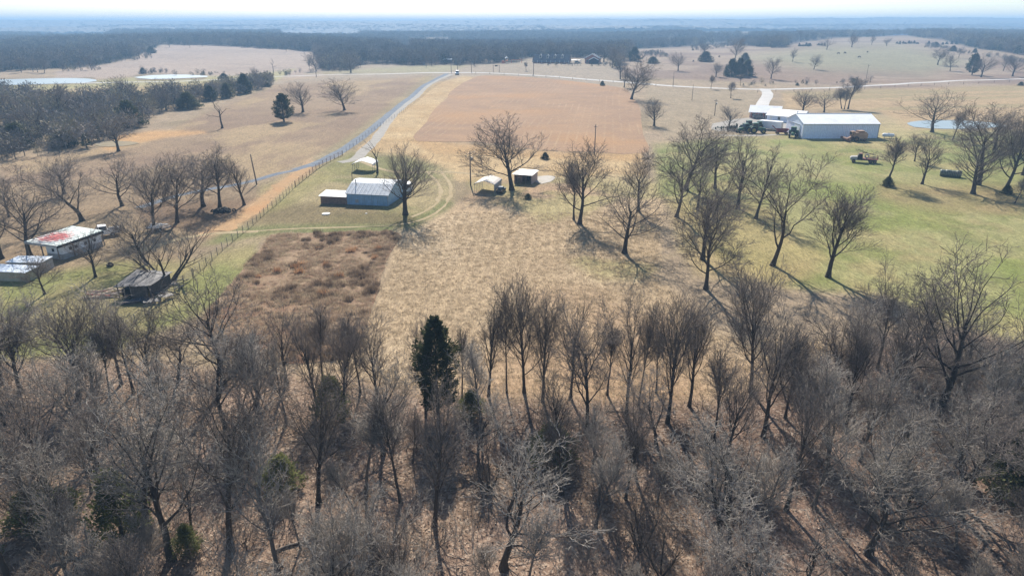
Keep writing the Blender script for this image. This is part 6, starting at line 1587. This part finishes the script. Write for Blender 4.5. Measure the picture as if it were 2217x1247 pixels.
# leaves on the wood floor
n = 60000; x, y = pts_in(n, -70, 75, 20, 74, lambda x, y, u, v: (inpoly(u, v, WOOD) > -12) & (u > -80) & (u < 2300))
n = len(x); a = rs.rand(n) * 6.28; s = rs.uniform(.05, .12, n); t1 = np.stack([np.cos(a), np.sin(a), rs.randn(n) * .35], 1) * s[:, None]; t2 = np.stack([-np.sin(a), np.cos(a), rs.randn(n) * .35], 1) * s[:, None] * .7
c = zadd(x, y, .05); v = np.stack([c - t1, c + t2, c + t1, c - t2], 1).reshape(-1, 3)
t = NT('fallen_leaves'); wn_ = t.n('TexWhiteNoise'); ge = t.n('NewGeometry') if False else None
vo = t.n('TexVoronoi'); vo.inputs['Scale'].default_value = 5; t.l(t.co, vo.inputs['Vector']); se = t.n('SeparateColor'); t.l(vo.outputs['Color'], se.inputs[0])
t.col(t.ramp(se.outputs[0], [(0, (.12, .08, .055)), (.5, (.26, .18, .125)), (1, (.48, .38, .29))])); lm = t.set(.9, 0, .2)
me = npmesh('leaf_litter', v, np.arange(4 * n).reshape(-1, 4), lm); o = link('leaf_litter', me); tag(o, 'brown fallen leaves covering the wood floor', 'leaves', kind='stuff')

# far woods: light crowns instanced by the thousand
def far_proto(name, seed, kind, mat):
    r = np.random.RandomState(seed)
    if kind == 'bare':
        n = 150; H = 11; W = r.uniform(7, 10)
        d = r.randn(n, 3); d /= np.linalg.norm(d, axis=1, keepdims=True); rr = r.rand(n) ** .4
        c = d * rr[:, None] * [W / 2, W / 2, H * .36] + [0, 0, H * .60]
        out = d + r.randn(n, 3) * .5 + [0, 0, .4]; L = r.uniform(.8, 2.2, n); Wd = r.uniform(.10, .32, n)
    else:
        n = 170; H = 8; W = r.uniform(4.5, 6.5); z = r.rand(n); az = r.rand(n) * 6.28; q = W / 2 * (1 - z * .85) * (.5 + .5 * r.rand(n))
        c = np.stack([np.cos(az) * q, np.sin(az) * q, .5 + z * (H - 1)], 1); out = np.stack([np.cos(az), np.sin(az), .2 + 0 * az], 1) + r.randn(n, 3) * .4; L = r.uniform(.7, 1.5, n); Wd = r.uniform(.25, .5, n)
    out /= np.linalg.norm(out, axis=1, keepdims=True)
    v, f = sprays(r, c, out, L, Wd)
    brs = [([(0, 0, -.5), (.1, 0, H * .35), (.2, .1, H * .7)], [.22, .16, .05], 0)]
    if kind == 'bare':
        for j in range(0, n, 7): brs.append(([(0, 0, H * .3), tuple(c[j] * [.5, .5, .8]), tuple(c[j])], [.11, .07, .03], 1))
    v2, f2 = tubes(brs, [5, 3]); me = npmesh(name, np.concatenate([v, v2]), np.concatenate([f, f2 + len(v)]), mat)
    return me
M['fartwig'] = leafmat('far_grey_twigs', (.12, .105, .09), (.26, .225, .195))
M['farcanopy'] = leafmat('far_canopy', (.07, .062, .055), (.12, .105, .09))
M['fartwig2'] = leafmat('far_tan_twigs', (.26, .22, .14), (.36, .31, .20))
FP = [far_proto('far_bare_%d' % i, 300 + i, 'bare', M['fartwig']) for i in range(5)] + [far_proto('far_tan', 310, 'bare', M['fartwig2'])] + [far_proto('far_cedar_%d' % i, 320 + i, 'cedar', M['cedar']) for i in range(2)]
def far_idx(n, pc=.14, pt=.06):
    r = rs.rand(n); i = rs.randint(0, 5, n); i[r < pt] = 5; k = r > 1 - pc; i[k] = 6 + rs.randint(0, 2, k.sum()); return i
# hedgerow thicket at the left
HEDGE = [(-40, 200), (60, 210), (130, 222), (220, 215), (330, 214), (420, 205), (500, 192), (585, 178), (600, 186), (520, 208), (430, 226), (330, 256), (290, 285), (185, 322), (0, 357), (-60, 370)]
x, y = pts_in(24000, -330, -120, 150, 480, lambda x, y, u, v: inpoly(u, v, HEDGE) > 0)
k = rs.rand(len(x)) < .17; x, y = x[k], y[k]; n = len(x)
scatter('hedgerow', FP, zadd(x, y), rs.uniform(.25, .8, n), rs.rand(n) * 6.28, far_idx(n, .14, .25), 'thicket of grey brush and cedars running along the creek', 'hedgerow')
print('hedge', n)
def forest_test(x, y, u, v):
    return (open_d(u, v) + (12 * (fbm(x / 45 + 3, y / 45) - .5)) * np.clip(700 / y, .3, 1) < -.8) & ((v < 152) | ((u < 120) & (v < 164)))
x1, y1 = pts_in(150000, -2600, 2600, 545, 3400, lambda x, y, u, v: forest_test(x, y, u, v) & (np.abs(x) < y * .84 + 30) & (rs.rand(len(x)) < np.clip(1500 / y, .5, 1) ) )
x2, y2 = pts_in(26000, -900, 900, 540, 1100, lambda x, y, u, v: forest_test(x, y, u, v) & (np.abs(x) < y * .84 + 30))
x, y = np.r_[x1, x2], np.r_[y1, y2]; n = len(x); print('forest', n)
big = np.clip(y / 1500, 1, 1.7)
scatter('woodland', FP, zadd(x, y), rs.uniform(.75, 1.25, n) * big, rs.rand(n) * 6.28, far_idx(n), 'hazy blue grey winter woodland filling the distance', 'woodland', zs=1 / big ** .7)
# brush and thickets on the far hillsides
TH = [[(1600, 190), (1900, 184), (1900, 176), (1600, 184)], [(1495, 100), (1590, 92), (1590, 102), (1500, 112)], [(1385, 118), (1440, 112), (1450, 124), (1390, 130)], [(290, 150), (360, 146), (365, 160), (300, 162)], [(370, 162), (490, 158), (500, 163), (380, 168)],
  [(600, 160), (760, 148), (770, 155), (610, 166)], [(130, 150), (220, 146), (230, 154), (140, 158)], [(225, 130), (330, 118), (330, 128), (230, 140)], [(2000, 96), (2200, 130), (2217, 140), (2000, 104)], [(1130, 140), (1340, 142), (1345, 146), (1130, 143)], [(1320, 140), (1370, 185), (1378, 182), (1330, 138)]]
def thick(u, v):
    d = inpoly(u, v, TH[0])
    for q in TH[1:]: d = np.maximum(d, inpoly(u, v, q))
    return d
x, y = pts_in(60000, -560, 620, 400, 1150, lambda x, y, u, v: (thick(u, v) + 3 * (fbm(x / 12, y / 12) - .5) > 0) & (rs.rand(len(x)) < sst(.42, .6, fbm(x / 15 + 2, y / 15)) * .55)); n = len(x)
scatter('hillside_brush', FP, zadd(x, y), rs.uniform(.12, .42, n), rs.rand(n) * 6.28, far_idx(n, .25, .2), 'scattered brush and thickets on the far hillsides and road banks', 'brush')
# beyond it the canopy closes to one rough surface
def canopy(name, y0, y1, nr, nc, amp, lab):
    yy = np.geomspace(y0, y1, nr); uu = np.linspace(-1, 1, nc); Y = np.repeat(yy[:, None], nc, 1); X = uu[None] * (Y * .95)
    X = X + rs.randn(nr, nc) * (yy[:, None] / 500); Z = hgt(X, Y) + 2 + amp * (fbm(X / 60, Y / 60) + .6 * rs.rand(nr, nc)) 
    Z = np.where(fbm(X / 420 + 5, Y / 300) > .64, hgt(X, Y) - 3, Z)
    f = np.arange(nr * nc).reshape(nr, nc); F_ = np.stack([f[:-1, :-1], f[:-1, 1:], f[1:, 1:], f[1:, :-1]], -1).reshape(-1, 4)
    o = link(name, npmesh(name, np.stack([X, Y, Z], -1).reshape(-1, 3), F_, M['farcanopy'])); tag(o, lab, 'woodland', kind='stuff')
canopy('far_woodland', 2500, 5600, 130, 640, 11, 'farthest wooded ridges fading into pale blue haze')
# air
hz = MB().box(-9800, 9800, -240, 9800, -25, 76); h = hz.build('haze', [], None); tag(h, 'pale blue winter haze', 'haze', kind='stuff')
hm = bpy.data.materials.new('haze'); hm.use_nodes = True; nt = hm.node_tree; nt.nodes.remove(nt.nodes['Principled BSDF'])
pv = nt.nodes.new('ShaderNodeVolumePrincipled'); pv.inputs['Color'].default_value = (.40, .66, .97, 1); pv.inputs['Density'].default_value = .00037; pv.inputs['Anisotropy'].default_value = .0
nt.links.new(pv.outputs[0], nt.nodes['Material Output'].inputs['Volume']); h.data.materials.clear(); h.data.materials.append(hm)
